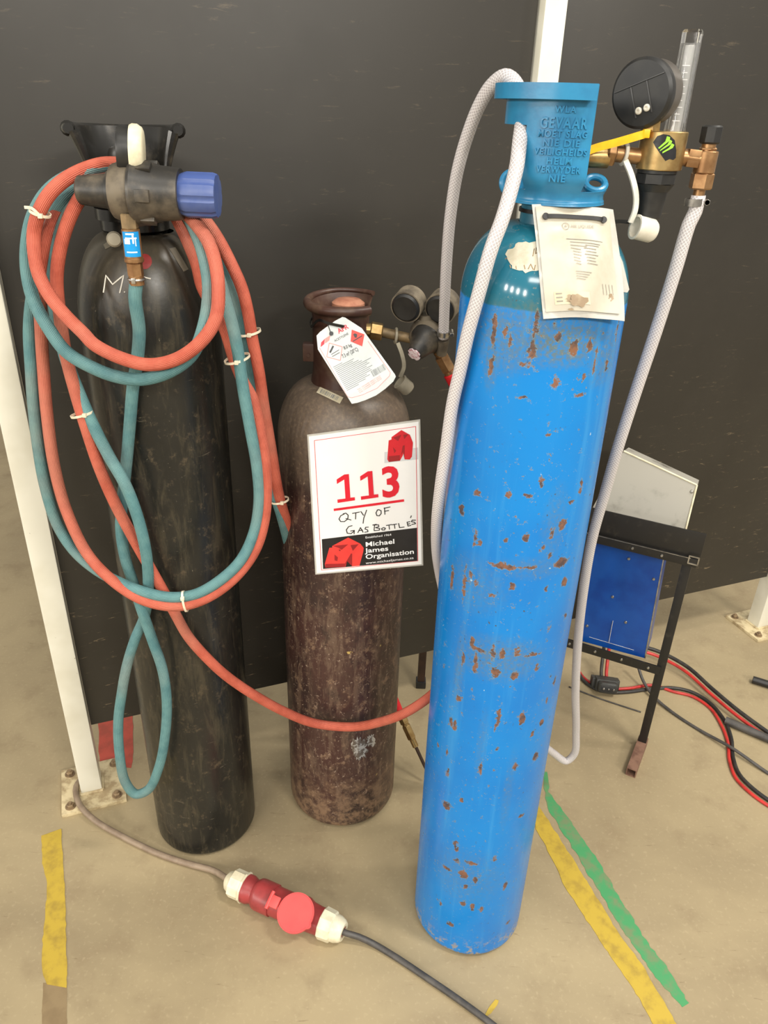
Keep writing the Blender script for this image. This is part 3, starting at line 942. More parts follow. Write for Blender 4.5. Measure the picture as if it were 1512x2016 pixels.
def urad(z):
    t_ = max(0.0, min(1.0, (z - 1.466) / .026)); t_ = t_ * t_ * (3 - 2 * t_)
    return .0610 + .0135 * t_ + .003 * max(0.0, (1.466 - z) / .008)


def umask(p_, z):
    d = math.degrees((p_ - fu + PI) % (2 * PI) - PI)
    if (d > 29 or d < -163) and z > 1.474: return False
    if -163 < d < -34 and 1.476 < z < 1.545: return False
    return True


mb.shell(UC, ph, zs, urad, .007, umask)


def arc(c, R, z, d0, d1, f, n=40): return [(c[0] + R * math.sin(f + r_(d0 + (d1 - d0) * i / n)), c[1] - R * math.cos(f + r_(d0 + (d1 - d0) * i / n)), z) for i in range(n + 1)]


rim = arc(UC, .0840, 1.5835, -164, 22, fu, 60)
mb.tube(rim, 0, n=4, flat=(.017, .013), up=(0, 0, 1))
mb.torus((UC[0], UC[1], 1.4605), (0, 0, 1), .0600, .0035, 60, 10)
mb.lathe([(.062, 1.470), (.0445, 1.464), (.0445, 1.458), (.060, 1.458)], Matrix.Translation((UC[0], UC[1], 0)), 48)
mb.build('valve_guard', M_GUARD_BLUE, UT, sharp=50)
gl = [o for o in UT.children if o.name.startswith('valve_guard')][0]
mb = MB()
for body, py, cap, pw in (('WLA', 215, 12, 40), ('GEVAAR', 242, 20, 90), ('MOET SLAG', 264, 13, 94), ('NIE DIE', 282, 12.5, 70), ('VEILIGHEIDS', 300, 12, 103), ('HELM', 318, 12.5, 48), ('VERWYDER', 335, 12.5, 86), ('NIE', 352, 13, 31)):
    vs, fs = text2d(body, 1.0, .028, .0, 'CENTER', 1.2)
    zc = at(1108, py, UC[1] - .075).z
    x0_, x1_ = min(q.x for q in vs), max(q.x for q in vs); y0_, y1_ = min(q.y for q in vs), max(q.y for q in vs)
    kx, ky = pw / 1620 / (x1_ - x0_), cap / 1620 / (y1_ - y0_)
    out = []; nv = len(vs)
    rr = urad(zc)
    for dep in (-.0005, .0019):
        for q in vs:
            a = fu + r_(0) + (q.x - (x0_ + x1_) / 2) * kx / rr; out.append((UC[0] + (rr + dep) * math.sin(a), UC[1] - (rr + dep) * math.cos(a), zc + (q.y - (y0_ + y1_) / 2) * ky))
    ed = {}
    for f_ in fs:
        for a, b in zip(f_, f_[1:] + f_[:1]): ed[(a, b)] = ed.get((a, b), 0) + 1
    sides = [(a, b, b + nv, a + nv) for (a, b) in ed if (b, a) not in ed]
    mb.add(out, [tuple(i + nv for i in f_) for f_ in fs] + sides)
mb.build('raised_lettering', M_GUARD_BLUE, gl, sharp=40)
mb = MB(); lc = at(996, 360, 1.075); mb.torus(lc + Vector((.008, 0, 0)), (0.2, -1, 0.3), .0135, .0042, 30, 10)
mb.build('side_lug', M_GUARD_BLUE, gl)
mb = MB(); lc = at(1181, 362, 1.07); mb.torus(lc + Vector((-.006, 0, 0)), (0.0, -.6, .8), .0125, .0045, 30, 10)
mb.build('side_lug', M_GUARD_BLUE, gl)
mb = MB(); o = Vector((UC[0], UC[1], 0))
mb.cyl(o + Vector((0, 0, 1.455)), o + Vector((0, 0, 1.545)), .018, .015); mb.cyl(o + Vector((.01, .0, 1.513)), o + Vector((.062, .0, 1.513)), .0135)
vv = mb.build('valve', M_BRASS, UT)
mb = MB(); mb.lathe([(0, 1.545), (.024, 1.548), (.026, 1.556), (.02, 1.562), (0, 1.563)], Matrix.Translation(o), 20); mb.build('valve_wheel', M_BLACK_PL, vv)

# ================================================================== REGULATORS
# ---- on the black cylinder
RY = 1.165
pL = at(155, 374, RY); pR = at(430, 386, RY); ax = (pR - pL).normalized(); Ltot = (pR - pL).length
K = lambda px: pL + ax * (Ltot * (px - 155) / 275.0)
RT = thing('gas_regulator', 'dusty regulator with blue knob mounted on the black cylinder', 'regulator', at(262, 440, RY))


def lat(prof, mat, name, parent, n=40, **kw):
    """profile of (pixel column, radius) along the regulator's axis"""
    mb = MB(); mb.lathe([(r, Ltot * (px - 155) / 275.0) for px, r in prof], frame(pL, ax, (0, -1, 0)), n); return mb.build(name, mat, parent, **kw)


lat([(226, 0), (226, .036), (240, .040), (262, .040), (272, .036), (272, 0)], M_DUSTY, 'regulator_body', RT)
lat([(155, 0), (155, .0175), (158, .0195), (215, .024), (217, .028), (232, .030), (232, 0)], M_BLACK_DUST, 'end_cap', RT)
lat([(266, 0), (266, .044), (272, .046), (290, .042), (318, .037), (352, .035), (358, .034), (358, 0)], M_BLACK_DUST, 'bonnet', RT)
bn = [c for c in RT.children if c.name.startswith('bonnet')][0]
for k in range(6):
    mb = MB(); a = 2 * PI * k / 6; M = frame(K(296) + Vector((0, 0, 0)), ax, (0, -1, 0)) @ Matrix.Rotation(a, 4, 'Z')
    mb.box((.006, .016, .020), M @ Matrix.Translation((.041, 0, 0)), .001)
    mb.build('bonnet_lug', M_BLACK_DUST, bn)
kn = []
mb = MB(); fr = frame(K(357), ax, (0, -1, 0)); n = 80; prof = [(0, 0), (.9, 0), (.95, .004), (1, .010), (1, .046), (.94, .052), (0, .053)]
vs, fs = [], []
for r, z in prof:
    for i in range(n):
        a = 2 * PI * i / n; rr = .0305 * r * (1 - (.055 if (i % 10) in (0, 1, 2) and .9 < r else 0))
        vs.append((rr * math.sin(a), -rr * math.cos(a), z))
for k in range(len(prof) - 1):
    for i in range(n): j = (i + 1) % n; fs.append((k * n + i, k * n + j, (k + 1) * n + j, (k + 1) * n + i))
mb.add(vs, fs, fr); mb.build('adjusting_knob', M_KNOB_BLUE, RT, label='blue fluted adjusting knob')
mb = MB(); g0 = at(229, 294, RY); gax = Vector((.975, .20, -.07)).normalized()
mb.lathe([(0, 0), (.029, 0), (.031, .003), (.031, .017), (0, .017)], frame(at(232, 294, RY), gax), 40)
ga = mb.build('pressure_gauge', M_BLACK_PL, RT)
mb = MB(); mb.lathe([(0, .0165), (.0325, .0165), (.0345, .020), (.0345, .027), (.031, .033), (.027, .035), (0, .035)], frame(at(232, 294, RY), gax), 40)
mb.build('gauge_lens', M_CREAM_PL, ga, label='cream plastic gauge lens')
mb = MB(); mb.cyl(at(249, 350, RY), at(249, 322, RY), .010, n=16); mb.build('gauge_stem', M_DUSTY, RT)
c = K(252); fd = (CAM - c); fd.z = -.05; fd.normalize()
mb = MB(); q = at(249, 386, RY - .037); mb.cyl(q + Vector((0, .012, 0)), q, .0105, n=24, ch=.002); mb.build('screw_plug', M_DUSTY, RT)
mb = MB(); q = at(266, 410, RY + .02); mb.cyl(q, Vector((KC[0], KC[1] - .05, q.z)), .020, n=24); mb.hexnut(q + Vector((0, .02, 0)), q + Vector((0, .05, 0)), .026)
mb.build('inlet_nut', M_DUSTY, RT)
OY = 1.140
top = at(251, 402, OY); o2 = lambda py: Vector((top.x, OY, at(256, py, OY).z))
mb = MB(); mb.cyl(o2(400) + Vector((0, .01, .004)), o2(422), .011, .0095, n=20); mb.hexnut(o2(420), o2(451), .0118); fn = mb.build('outlet_nut', M_DULL_BRASS, RT)
mb = MB(); mb.cyl(o2(450), o2(507), .0128, n=28, ch=.001); mb.cyl(o2(505), o2(517), .0138, n=28, ch=.002)
ar = mb.build('flashback_arrestor', M_COPPER, RT)
mb = MB()
vs, fs = [], []
for j in range(2):
    for i in range(13):
        a = r_(-62 + 112 * i / 12) - math.atan2(top.x, OY) * 1.0; z = o2(454).z if j else o2(503).z
        vs.append((top.x + .0132 * math.sin(a), OY - .0132 * math.cos(a), z))
for i in range(12): fs.append((i, i + 1, i + 14, i + 13))
mb.add(vs, fs); lb = mb.build('blue_label', M_LABEL_BLUE, ar, label='bright blue label')
mb = MB()
for (py, a0, a1, h) in ((460, -35, 15, .0022), (468, -40, 30, .002), (478, -48, -12, .007), (477, 2, 12, .012), (482, 18, 24, .010), (495, -40, 25, .0018)):
    vs = []
    for j in (0, 1):
        for i in range(5):
            a = r_(a0 + (a1 - a0) * i / 4) - math.atan2(top.x, OY); vs.append((top.x + .0135 * math.sin(a), OY - .0135 * math.cos(a), o2(py).z + (h if j else 0)))
    mb.add(vs, [(i, i + 1, i + 6, i + 5) for i in range(4)])
mb.build('label_print', M_PRINT_WHITE, lb)
mb = MB(); mb.hexnut(o2(516), o2(543), .0115); mb.cyl(o2(541), o2(560), .0108, n=20); mb.build('hose_nut', M_COPPER, RT)
mb = MB(); mb.torus(o2(549), (0, 0, 1), .0112, .0022, 24, 8); mb.box((.006, .006, .008), Matrix.Translation(o2(549) + Vector((.0, -.013, 0))), .001)
mb.build('hose_clip', M_STEEL, RT)

# ---- on the maroon cylinder
GY = 1.400
GT = thing('gas_regulator', 'dusty twin-gauge regulator between the maroon and blue cylinders', 'regulator', at(838, 690, GY))
mb = MB(); a = Vector((BC[0] + .015, GY, at(735, 650, GY).z)); b = at(745, 653, GY); c = at(760, 655, GY)
mb.cyl(a, at(734, 650, GY), .012); mb.hexnut(at(729, 650, GY), at(753, 654, GY), .0165); mb.build('inlet_nut', M_BRASS, GT)
mb = MB(); mb.cyl(at(752, 654, GY), at(812, 667, GY), .0092, n=20); mb.build('inlet_stem', M_DULL_BRASS, GT)
mb = MB(); bc = at(840, 658, GY)
mb.lathe([(0, -.028), (.022, -.028), (.030, -.018), (.032, .0), (.030, .018), (.022, .026), (0, .026)], frame(bc, (-.25, -.9, -.45)), 28)
mb.cyl(bc, at(823, 628, GY), .0105, .009, n=16); mb.cyl(bc, at(866, 637, GY), .0105, .009, n=16); mb.cyl(bc + Vector((0, .004, 0)), at(838, 618, GY), .020, .014, n=20)
mb.cyl(bc, at(868, 690, GY), .016, .012, n=20)
mb.build('regulator_body', M_DUSTY, GT)
for (px, py) in ((801, 603), (868, 607)):
    gp = at(px, py, GY - .012); nd = (CAM - gp).normalized(); nd = (nd + Vector((-.34, 0, -.46))).normalized()
    M = frame(gp, nd)
    mb = MB(); mb.lathe([(0, -.030), (.026, -.030), (.0290, -.026), (.0290, .006), (.0265, .006), (.0255, .0), (0, .0)], M, 40)
    g_ = mb.build('gauge_boot', pm('dusty_rubber', (130, 119, 101), (84, 76, 65), 26, rough=.6), GT)
    mb = MB(); mb.lathe([(0, .0005), (.0256, .0005), (.0262, .0075), (.022, .0105), (.012, .0095), (0, .0095)], M, 40); mb.build('gauge_cover', M_BLACK_PL, g_, label='black gauge front')
mb = MB(); k0 = at(842, 664, GY - .02); k1 = at(816, 697, GY - .055)
kd = (k1 - k0).normalized(); Lk = (k1 - k0).length
mb.lathe([(0, 0), (.029, 0), (.029, .010), (.024, .018), (.0165, Lk - .004), (.0145, Lk), (0, Lk)], frame(k0, kd), 28); kk = mb.build('adjusting_knob', M_BLACK_DUST, GT)
mb = MB(); n = 32; vs = [tuple(Vector((0, 0, Lk + .003)))]
for i in range(n):
    rr = .0128 * (1 - (.16 if i % 8 in (0, 1) else 0)); vs.append((rr * math.cos(2 * PI * i / n), rr * math.sin(2 * PI * i / n), Lk + .002))
for i in range(n): vs.append((vs[1 + i][0], vs[1 + i][1], Lk - .004))
mb.add(vs, [(0, 1 + i, 1 + (i + 1) % n) for i in range(n)] + [(1 + i, 1 + n + i, 1 + n + (i + 1) % n, 1 + (i + 1) % n) for i in range(n)], frame(k0, kd))
mb.build('knob_disc', pm('pinkish_white_plastic', (222, 206, 208), (178, 120, 130), 160, .5, .62, rough=.4), kk, label='pinkish white end disc')
mb = MB(); mb.cyl(at(862, 690, GY), at(873, 706, GY), .0105, n=18); mb.hexnut(at(868, 700, GY), at(884, 729, GY), .0140); mb.cyl(at(883, 728, GY), at(888, 738, GY), .011, n=18)
mb.build('outlet_nut', M_COPPER, GT)
mb = MB(); mb.cyl(at(886, 735, GY), at(905, 772, GY), .0135, .0125, n=18, ch=.002); mb.build('hose_sleeve', M_RED_PL, GT, label='red hose sleeve')
mb = MB(); q = at(872, 668, 1.362); mb.cyl(q, q + Vector((.0, .01, -.03)), .0115, .0095, n=18); mb.cyl(q + Vector((0, .008, -.022)), at(868, 690, GY), .008, n=14)
mb.build('hose_tail', M_DUSTY, GT)

# ---- with flow tube, on the blue cylinder
FY = 1.087
FT = thing('gas_regulator', 'brass flowmeter regulator with clear tube at the right of the blue cylinder', 'regulator', at(1300, 340, FY))
V3 = lambda px, py, Y=FY: at(px, py, Y)
bx = V3(1302, 298); zt = V3(1302, 258).z; zb = V3(1302, 334).z; RB = .0290
mb = MB(); mb.lathe([(0, zb), (RB - .001, zb), (RB, zb + .001), (RB, zt - .001), (RB - .001, zt), (0, zt)], Matrix.Translation((bx.x, FY, 0)), 48)
FB = mb.bvh(); fbod = mb.build('regulator_body', M_BRASS, FT)
z0 = zb
mb = MB(); o = Vector((bx.x - .001, FY, 0)); Q = lambda z: o + Vector((0, 0, z))
mb.cyl(Q(zb + .001), Q(zb - .004), .0255, n=30); mb.cyl(Q(zb - .003), Q(zb - .018), .0262, n=8, ch=.002); mb.cyl(Q(zb - .017), Q(zb - .026), .0245, .019, n=32)
mb.cyl(Q(zb - .025), Q(V3(1278, 428).z), .0185, .0150, n=32, ch=.001)
mb.build('adjusting_knob', M_BLACK_PL, FT, label='black tapered adjusting knob')
mb = MB(); mb.cyl(Vector((UC[0] + .060, FY, V3(1180, 300).z)), V3(1268, 309), .0098, n=20); sx = UC[0] + .058; mb.hexnut(Vector((sx, FY, V3(1180, 300).z)), Vector((sx + .012, FY, V3(1180, 300).z - .001)), .0165)
mb.build('inlet_stem', M_COPPER, FT)
gp = V3(1264, 184, 1.075); gn = Vector((-.66, -.74, -.06)).normalized(); M = frame(gp, gn, (0, 0, 1))
mb = MB(); mb.lathe([(0, -.036), (.034, -.036), (.037, -.033), (.0375, -.006), (0, -.006)], M, 48); gc = mb.build('pressure_gauge', pm('grey_gauge_case', (104, 98, 92), (126, 120, 112), 12, rough=.3, metal=.5), FT)
mb = MB(); mb.lathe([(0, -.010), (.0385, -.010), (.0395, -.007), (.0395, .001), (.036, .004), (0, .004)], M, 48); gf = mb.build('gauge_cover', M_BLACK_PL, gc, label='black rubber gauge front')
rx_ = Matrix.Rotation(r_(20), 4, 'Z')
mb = MB()
# local axes of the face: x = up, y = sideways
for (x, y, w, h) in ((.012, 0, .0012, .066), (-.007, .0105, .036, .0016), (-.007, -.0105, .036, .0016)):
    mb.box((w, h, .0022), M @ rx_ @ Matrix.Translation((x, y, .0042)), .0003)
mb.build('cover_ridge', pm('grey_rubber_edge', (64, 64, 64), (52, 52, 52), 30, rough=.4), gf)
for s_ in (-1, 1):
    mb = MB(); mb.lathe([(0, 0), (.0042, 0), (.0042, .002), (.003, .003), (.0016, .003), (.0016, .002), (0, .002)], M @ rx_ @ Matrix.Translation((-.018, s_ * .0055, .004)), 20); mb.build('screw', M_WHITE_PL, gf, label='white screw')
mb = MB(); mb.hexnut(V3(1279, 262, 1.08), V3(1283, 228, 1.08), .0118); mb.build('gauge_stem', M_BRASS, FT)
mb = MB(); tx = V3(1329, 258).x; ztop = V3(1364, 58).z; o = Vector((tx, FY + .002, 0))
mb.lathe([(.0135, zt - .002), (.0128, zt + .004), (.0120, ztop - .012), (.0122, ztop - .002), (.0105, ztop), (0, ztop), ], Matrix.Translation(o), 36)
mb.lathe([(0, ztop - .014), (.0080, ztop - .014), (.0088, ztop - .02), (.0092, zt - .002)], Matrix.Translation(o), 36)
ft = mb.build('flow_tube', M_TUBE, FT, label='clear plastic flow tube')
mb = MB(); mb.lathe([(0, zt), (.0066, zt), (.0058, ztop - .016), (0, ztop - .016)], Matrix.Translation(o), 20); mb.build('inner_tube', m_tube_glare(), ft)
mb = MB()
for i in range(9):
    z = zt + .012 + i * .0075
    for k in range(1):
        a = r_(-22); mb.box((.006 if i % 2 else .009, .0004, .0009), Matrix.Translation(o + Vector((.0095 * math.sin(a), -.0095 * math.cos(a), z))))
mb.build('scale_marks', M_PRINT_WHITE, ft)
mb = MB(); mb.cyl(V3(1340, 309), V3(1392, 316), .0098, n=20); mb.bar(V3(1350, 310), V3(1374, 313), .019, .021, (0, 0, 1), .001); mb.build('outlet_arm', M_COPPER, FT)
mb = MB(); vx = V3(1389, 318); o = Vector((vx.x, FY, 0)); zz = lambda py: V3(1389, py).z
mb.cyl(o + Vector((0, 0, zz(297))), o + Vector((0, 0, zz(341))), .0138, n=28, ch=.001); mb.hexnut(o + Vector((0, 0, zz(340))), o + Vector((0, 0, zz(373))), .0148)
mb.cyl(o + Vector((0, 0, zz(298))), o + Vector((0, 0, zz(280))), .009, n=20); mb.hexnut(o + Vector((0, 0, zz(296))), o + Vector((0, 0, zz(290))), .011); mb.cyl(o + Vector((0, 0, zz(372))), o + Vector((0, 0, zz(396))), .0075, n=16)
nv_ = mb.build('needle_valve', M_COPPER, FT)
mb = MB(); mb.cyl(o + Vector((0, 0, zz(283))), o + Vector((0, 0, zz(246))), .0135, n=8, ch=.002); mb.build('valve_knob', M_BLACK_PL, nv_, label='black faceted knob')
HOSE_END = o + Vector((0, 0, zz(385)))
# claw sticker on the brass body


def body_poly(mb, pts, off):
    """polygon given in pixels, laid on the round body"""
    cx = sum(p[0] for p in pts) / len(pts); cy = sum(p[1] for p in pts) / len(pts); rows = 5
    vs = [hit(FB, cx, cy, off)]
    E = []
    for a, b in zip(pts, pts[1:] + pts[:1]):
        for i in range(4): E.append((a[0] + (b[0] - a[0]) * i / 4, a[1] + (b[1] - a[1]) * i / 4))
    n = len(E)
    for k in range(1, rows + 1):
        for x, y in E: vs.append(hit(FB, cx + (x - cx) * k / rows, cy + (y - cy) * k / rows, off))
    fs = [(0, 1 + (i + 1) % n, 1 + i) for i in range(n)]
    for k in range(rows - 1):
        for i in range(n): a = 1 + k * n + i; c = 1 + k * n + (i + 1) % n; fs.append((a, c, c + n, a + n))
    if any(v is None for v in vs):
        fs = [f for f in fs if all(vs[i] is not None for i in f)]; vs = [v or Vector((bx.x, FY, zb + .01)) for v in vs]
    mb.add(vs, fs)


mb = MB(); body_poly(mb, [(1286, 280), (1294, 268), (1306, 264), (1318, 266), (1328, 276), (1331, 296), (1330, 311), (1325, 315), (1318, 313), (1310, 317), (1300, 303), (1291, 290)], .0005)
stk = mb.build('claw_sticker', M_PRINT_BLACK, fbod, label='black sticker with lime claw marks')
mb = MB()
for pts in ([(1313, 268), (1319, 270), (1318, 277), (1298, 293), (1296, 291), (1311, 277)], [(1319, 275), (1323, 278), (1320, 284), (1299, 298), (1300, 295), (1315, 283)], [(1322, 282), (1327, 285), (1324, 291), (1304, 302), (1304, 299), (1318, 290)]):
    body_poly(mb, pts, .0009)
mb.build('claw_print', M_GREEN_PRINT, stk)

# ================================================================== HOSES


def hose(name, pts, r, mat, label, cat='hose', n=22, step=.006, parent=None):
    P = [Vector(q) if len(q) == 3 and isinstance(q, Vector) else at(*q) for q in pts]
    mb = MB(); mb.tube(spline(P, step), r, n)
    o = mb.build(name, mat, parent, 180)
    if parent is None: tag(o, label, cat)
    return o


HR = .0098
# teal: regulator -> hanging loop at the foot -> up -> top coils
teal_pts = [o2(552), (266, 585, 1.140), (274, 650, 1.150), (270, 710, 1.158), (262, 760, 1.164), (256, 830, 1.170), (250, 900, 1.174), (243, 970, 1.178), (238, 1040, 1.178), (247, 1100, 1.176), (263, 1150, 1.172), (279, 1200, 1.160), (300, 1260, 1.155), (319, 1315, 1.150), (328, 1375, 1.15), (326, 1440, 1.15), (313, 1510, 1.15),
            (291, 1555, 1.15), (267, 1563, 1.15), (247, 1540, 1.15), (235, 1480, 1.15), (233, 1420, 1.15), (239, 1370, 1.15), (250, 1310, 1.155), (266, 1258, 1.168), (284, 1215, 1.176), (292, 1150, 1.148), (287, 1085, 1.137), (270, 1015, 1.136), (246, 953, 1.138), (214, 897, 1.147), (180, 830, 1.160),
            (152, 765, 1.17), (128, 700, 1.18), (110, 620, 1.19), (103, 550, 1.19), (113, 480, 1.19), (140, 415, 1.19), (185, 372, 1.20), (240, 352, 1.24), (300, 360, 1.24), (350, 400, 1.22),
            (374, 433, 1.185), (391, 470, 1.17), (404, 515, 1.155), (411, 570, 1.14), (402, 640, 1.125), (378, 698, 1.115), (333, 732, 1.11), (278, 747, 1.11), (232, 742, 1.11), (185, 725, 1.113), (130, 692, 1.125), (95, 645, 1.14), (68, 595, 1.155), (55, 545, 1.165), (53, 490, 1.17), (66, 425, 1.17), (100, 372, 1.175), (160, 338, 1.185), (225, 328, 1.225),
            (290, 350, 1.26), (350, 400, 1.25), (395, 460, 1.235), (425, 530, 1.225), (442, 585, 1.215), (455, 630, 1.21), (468, 690, 1.205), (478, 760, 1.20), (492, 840, 1.195), (506, 920, 1.19), (510, 985, 1.185), (500, 1048, 1.175), (474, 1103, 1.155), (434, 1142, 1.135), (385, 1170, 1.122), (335, 1176, 1.12), (285, 1166, 1.125), (238, 1148, 1.14), (190, 1122, 1.16),
            (147, 1085, 1.18), (114, 1035, 1.195), (89, 957, 1.2), (75, 878, 1.2), (66, 798, 1.2), (61, 720, 1.2), (58, 650, 1.2), (64, 585, 1.2), (77, 530, 1.2), (87, 475, 1.2), (102, 432, 1.2), (124, 398, 1.205), (152, 373, 1.22), (210, 350, 1.262), (290, 360, 1.29), (350, 400, 1.29), (405, 470, 1.28), (449, 555, 1.275), (461, 593, 1.27), (473, 638, 1.27), (485, 698, 1.27), (494, 742, 1.27), (507, 800, 1.275), (520, 880, 1.28),
            (538, 965, 1.29), (552, 1010, 1.31), (575, 1100, 1.40), (600, 1200, 1.53), (640, 1300, 1.565), (690, 1390, 1.575), (740, 1440, 1.50)]
hose('welding_hose', teal_pts, HR, M_TEAL_HOSE, 'teal ribbed rubber hose coiled on the black cylinder with a loop hanging near the floor', 'hose')
red1 = [at(905, 772, 1.40) + Vector((-.001, .002, .004)), (915, 850, 1.38), (920, 1000, 1.36), (915, 1150, 1.33), (900, 1280, 1.28), (875, 1340, 1.235), (845, 1372, 1.20), (800, 1402, 1.19), (750, 1421, 1.21), (690, 1431, 1.245), (620, 1424, 1.25), (560, 1401, 1.225), (500, 1368, 1.20), (450, 1334, 1.185), (415, 1303, 1.172), (372, 1255, 1.165), (346, 1210, 1.160), (322, 1165, 1.158), (291, 1110, 1.160), (262, 1058, 1.157),
        (226, 990, 1.157), (195, 918, 1.157), (166, 830, 1.160), (148, 770, 1.165), (130, 700, 1.168), (118, 620, 1.17), (112, 545, 1.17), (122, 475, 1.17), (146, 410, 1.175), (180, 362, 1.19), (225, 343, 1.225), (290, 355, 1.225), (340, 395, 1.205), (385, 440, 1.17), (411, 478, 1.15), (424, 518, 1.14), (430, 570, 1.125), (425, 626, 1.115), (400, 668, 1.105), (352, 705, 1.098), (296, 718, 1.095), (241, 706, 1.097), (185, 678, 1.10), (165, 657, 1.105), (129, 621, 1.12),
        (99, 584, 1.13), (77, 542, 1.14), (68, 498, 1.145), (67, 459, 1.15), (75, 423, 1.15), (95, 385, 1.155), (129, 353, 1.17), (179, 329, 1.195), (220, 322, 1.222), (280, 335, 1.262), (320, 385, 1.262), (351, 436, 1.245), (369, 474, 1.235), (387, 519, 1.230), (398, 564, 1.232), (420, 605, 1.235), (443, 650, 1.235), (460, 705, 1.235), (478, 750, 1.228), (497, 785, 1.215), (514, 857, 1.205), (524, 938, 1.195), (520, 1025, 1.185), (500, 1087, 1.17), (457, 1142, 1.145), (400, 1180, 1.122), (345, 1193, 1.115), (280, 1180, 1.12),
        (218, 1140, 1.14), (171, 1089, 1.16), (131, 1006, 1.175), (107, 918, 1.185), (93, 819, 1.19), (85, 720, 1.195), (81, 650, 1.19), (79, 580, 1.19), (84, 510, 1.185), (98, 450, 1.19), (130, 390, 1.215), (180, 350, 1.25), (240, 345, 1.285), (310, 352, 1.29), (360, 385, 1.285), (401, 430, 1.27), (428, 468, 1.26), (455, 519, 1.255), (476, 567, 1.25), (488, 614, 1.25), (497, 668, 1.25), (509, 727, 1.25), (520, 802, 1.255), (535, 891, 1.265), (547, 965, 1.28),
        (565, 1030, 1.33), (600, 1150, 1.51), (680, 1270, 1.565), (740, 1340, 1.56), (776, 1378, 1.50)]
hose('welding_hose', red1, HR, M_RED_HOSE, 'red ribbed rubber hose coiled on the black cylinder and slung across the maroon cylinder', 'hose')

clear_pts = [HOSE_END, HOSE_END + Vector((0, 0, -.02)), (1357, 440, 1.088), (1330, 530, 1.095), (1292, 650, 1.11), (1252, 770, 1.13), (1217, 880, 1.15), (1191, 970, 1.18), (1166, 1060, 1.21), (1149, 1160, 1.25), (1138, 1260, 1.30), (1133, 1360, 1.35), (1134, 1440, 1.395), (1130, 1485, 1.41), (1115, 1498, 1.41), (1090, 1483, 1.40), (1050, 1450, 1.36), (990, 1400, 1.31), (930, 1330, 1.28), (893, 1240, 1.25), (870, 1150, 1.20),
             (860, 1086, 1.14), (860, 1026, 1.095), (868, 952, 1.065), (879, 878, 1.05), (891, 795, 1.035), (906, 729, 1.023), (922, 654, 1.010), (942, 580, 1.000), (967, 490, .996), (989, 431, 1.000), (1008, 366, 1.012), (1018, 323, 1.020), (1023, 280, 1.035), (1028, 240, 1.06), (1028, 195, 1.10), (1012, 160, 1.125), (994, 150, 1.14), (968, 168, 1.16), (942, 211, 1.185), (916, 280, 1.215), (899, 345, 1.24), (886, 431, 1.27), (879, 517, 1.30), (875, 604, 1.335), (873, 664, 1.36)]
hose('braided_hose', clear_pts, .0092, M_BRAID, 'clear braided plastic hose looping over and around the blue cylinder', 'hose')


def clamp(p, axis, R, label, side):
    mb = MB(); ax_ = Vector(axis).normalized(); M = frame(p, ax_, side)
    pts = [M @ Vector((R * math.cos(2 * PI * i / 36), R * math.sin(2 * PI * i / 36), 0)) for i in range(37)]
    mb.tube(pts, 0, n=4, flat=(.009, .0016), up=ax_, caps=False)
    root = thing('hose_clamp', label, 'hose clamp', p)
    mb.build('band', M_STEEL, root)
    mb = MB(); sx = M @ Vector((R + .004, -.008, 0)); sy = M @ Vector((R + .004, .008, 0)); mb.hexnut(sx, sx + (sy - sx) * .35, .0042); mb.cyl(sx, sy, .0032, n=10)
    mb.build('screw', M_STEEL, root)


clamp(at(1366, 398, FY), (-.05, 0, 1), .0108, 'small steel hose clamp below the needle valve of the flowmeter', (1, 0, 0))
clamp(at(873, 655, 1.356), (-.02, -.3, 1), .0108, 'small steel hose clamp at the twin-gauge regulator end of the clear hose', (1, 0, 0))

# nylon ties round hose pairs


def tie(px, py, Y, axis, a, b, label, tail=None, mat=None, side=(1, 0, 0), w=.0038):
    c = at(px, py, Y); M = frame(c, axis, side)
    pts = [M @ Vector((a * math.cos(2 * PI * i / 36), b * math.sin(2 * PI * i / 36), 0)) for i in range(37)]
    mb = MB(); mb.tube(pts, 0, n=4, flat=(w, .0012), up=Vector(axis), caps=False)
    hp = M @ Vector((a * .25, -b - .001, 0))
    root = thing('cable_tie', label, 'cable tie', c); mb.build('strap', mat or M_TIE_WHITE, root)
    f_ = min(pts, key=lambda q: (q - CAM).length)
    mb = MB(); mb.box((.0065, .0055, .0065), Matrix.Translation(f_), .001); hd = mb.build('tie_head', mat or M_TIE_WHITE, root)
    if tail:
        mb = MB(); mb.ribbon(spline([f_] + [at(*t) for t in tail], .003), .004, .0012, axis); mb.build('tie_tail', mat or M_TIE_WHITE, root)
    return root


tie(79, 419, 1.150, (.35, -.1, 1), .0145, .0125, 'cream nylon tie with a loose tail on the coil near the regulator end cap', [(62, 410, 1.14), (48, 408, 1.14)])
tie(88, 478, 1.195, (.1, 0, 1), .0125, .0125, 'tiny cream nylon tie round a teal strand inside the upper left of the coil')
tie(161, 815, 1.162, (-.25, 0, 1), .0185, .0135, 'cream nylon tie on the red strand crossing left of the black cylinder')
tie(467, 706, 1.218, (-.25, 0, 1), .021, .026, 'cream nylon tie, lower of the two on the strands right of the coil')
tie(491, 654, 1.258, (-.2, 0, 1), .019, .022, 'cream nylon tie, upper of the two on the strands right of the coil')
tie(364, 1184, 1.119, (1, .1, .12), .0205, .0135, 'cream nylon tie round the bottom of the big hose loop', side=(0, 0, 1))
tie(551, 985, 1.288, (-.2, 0, 1), .017, .014, 'cream nylon tie on strands disappearing behind the maroon cylinder')

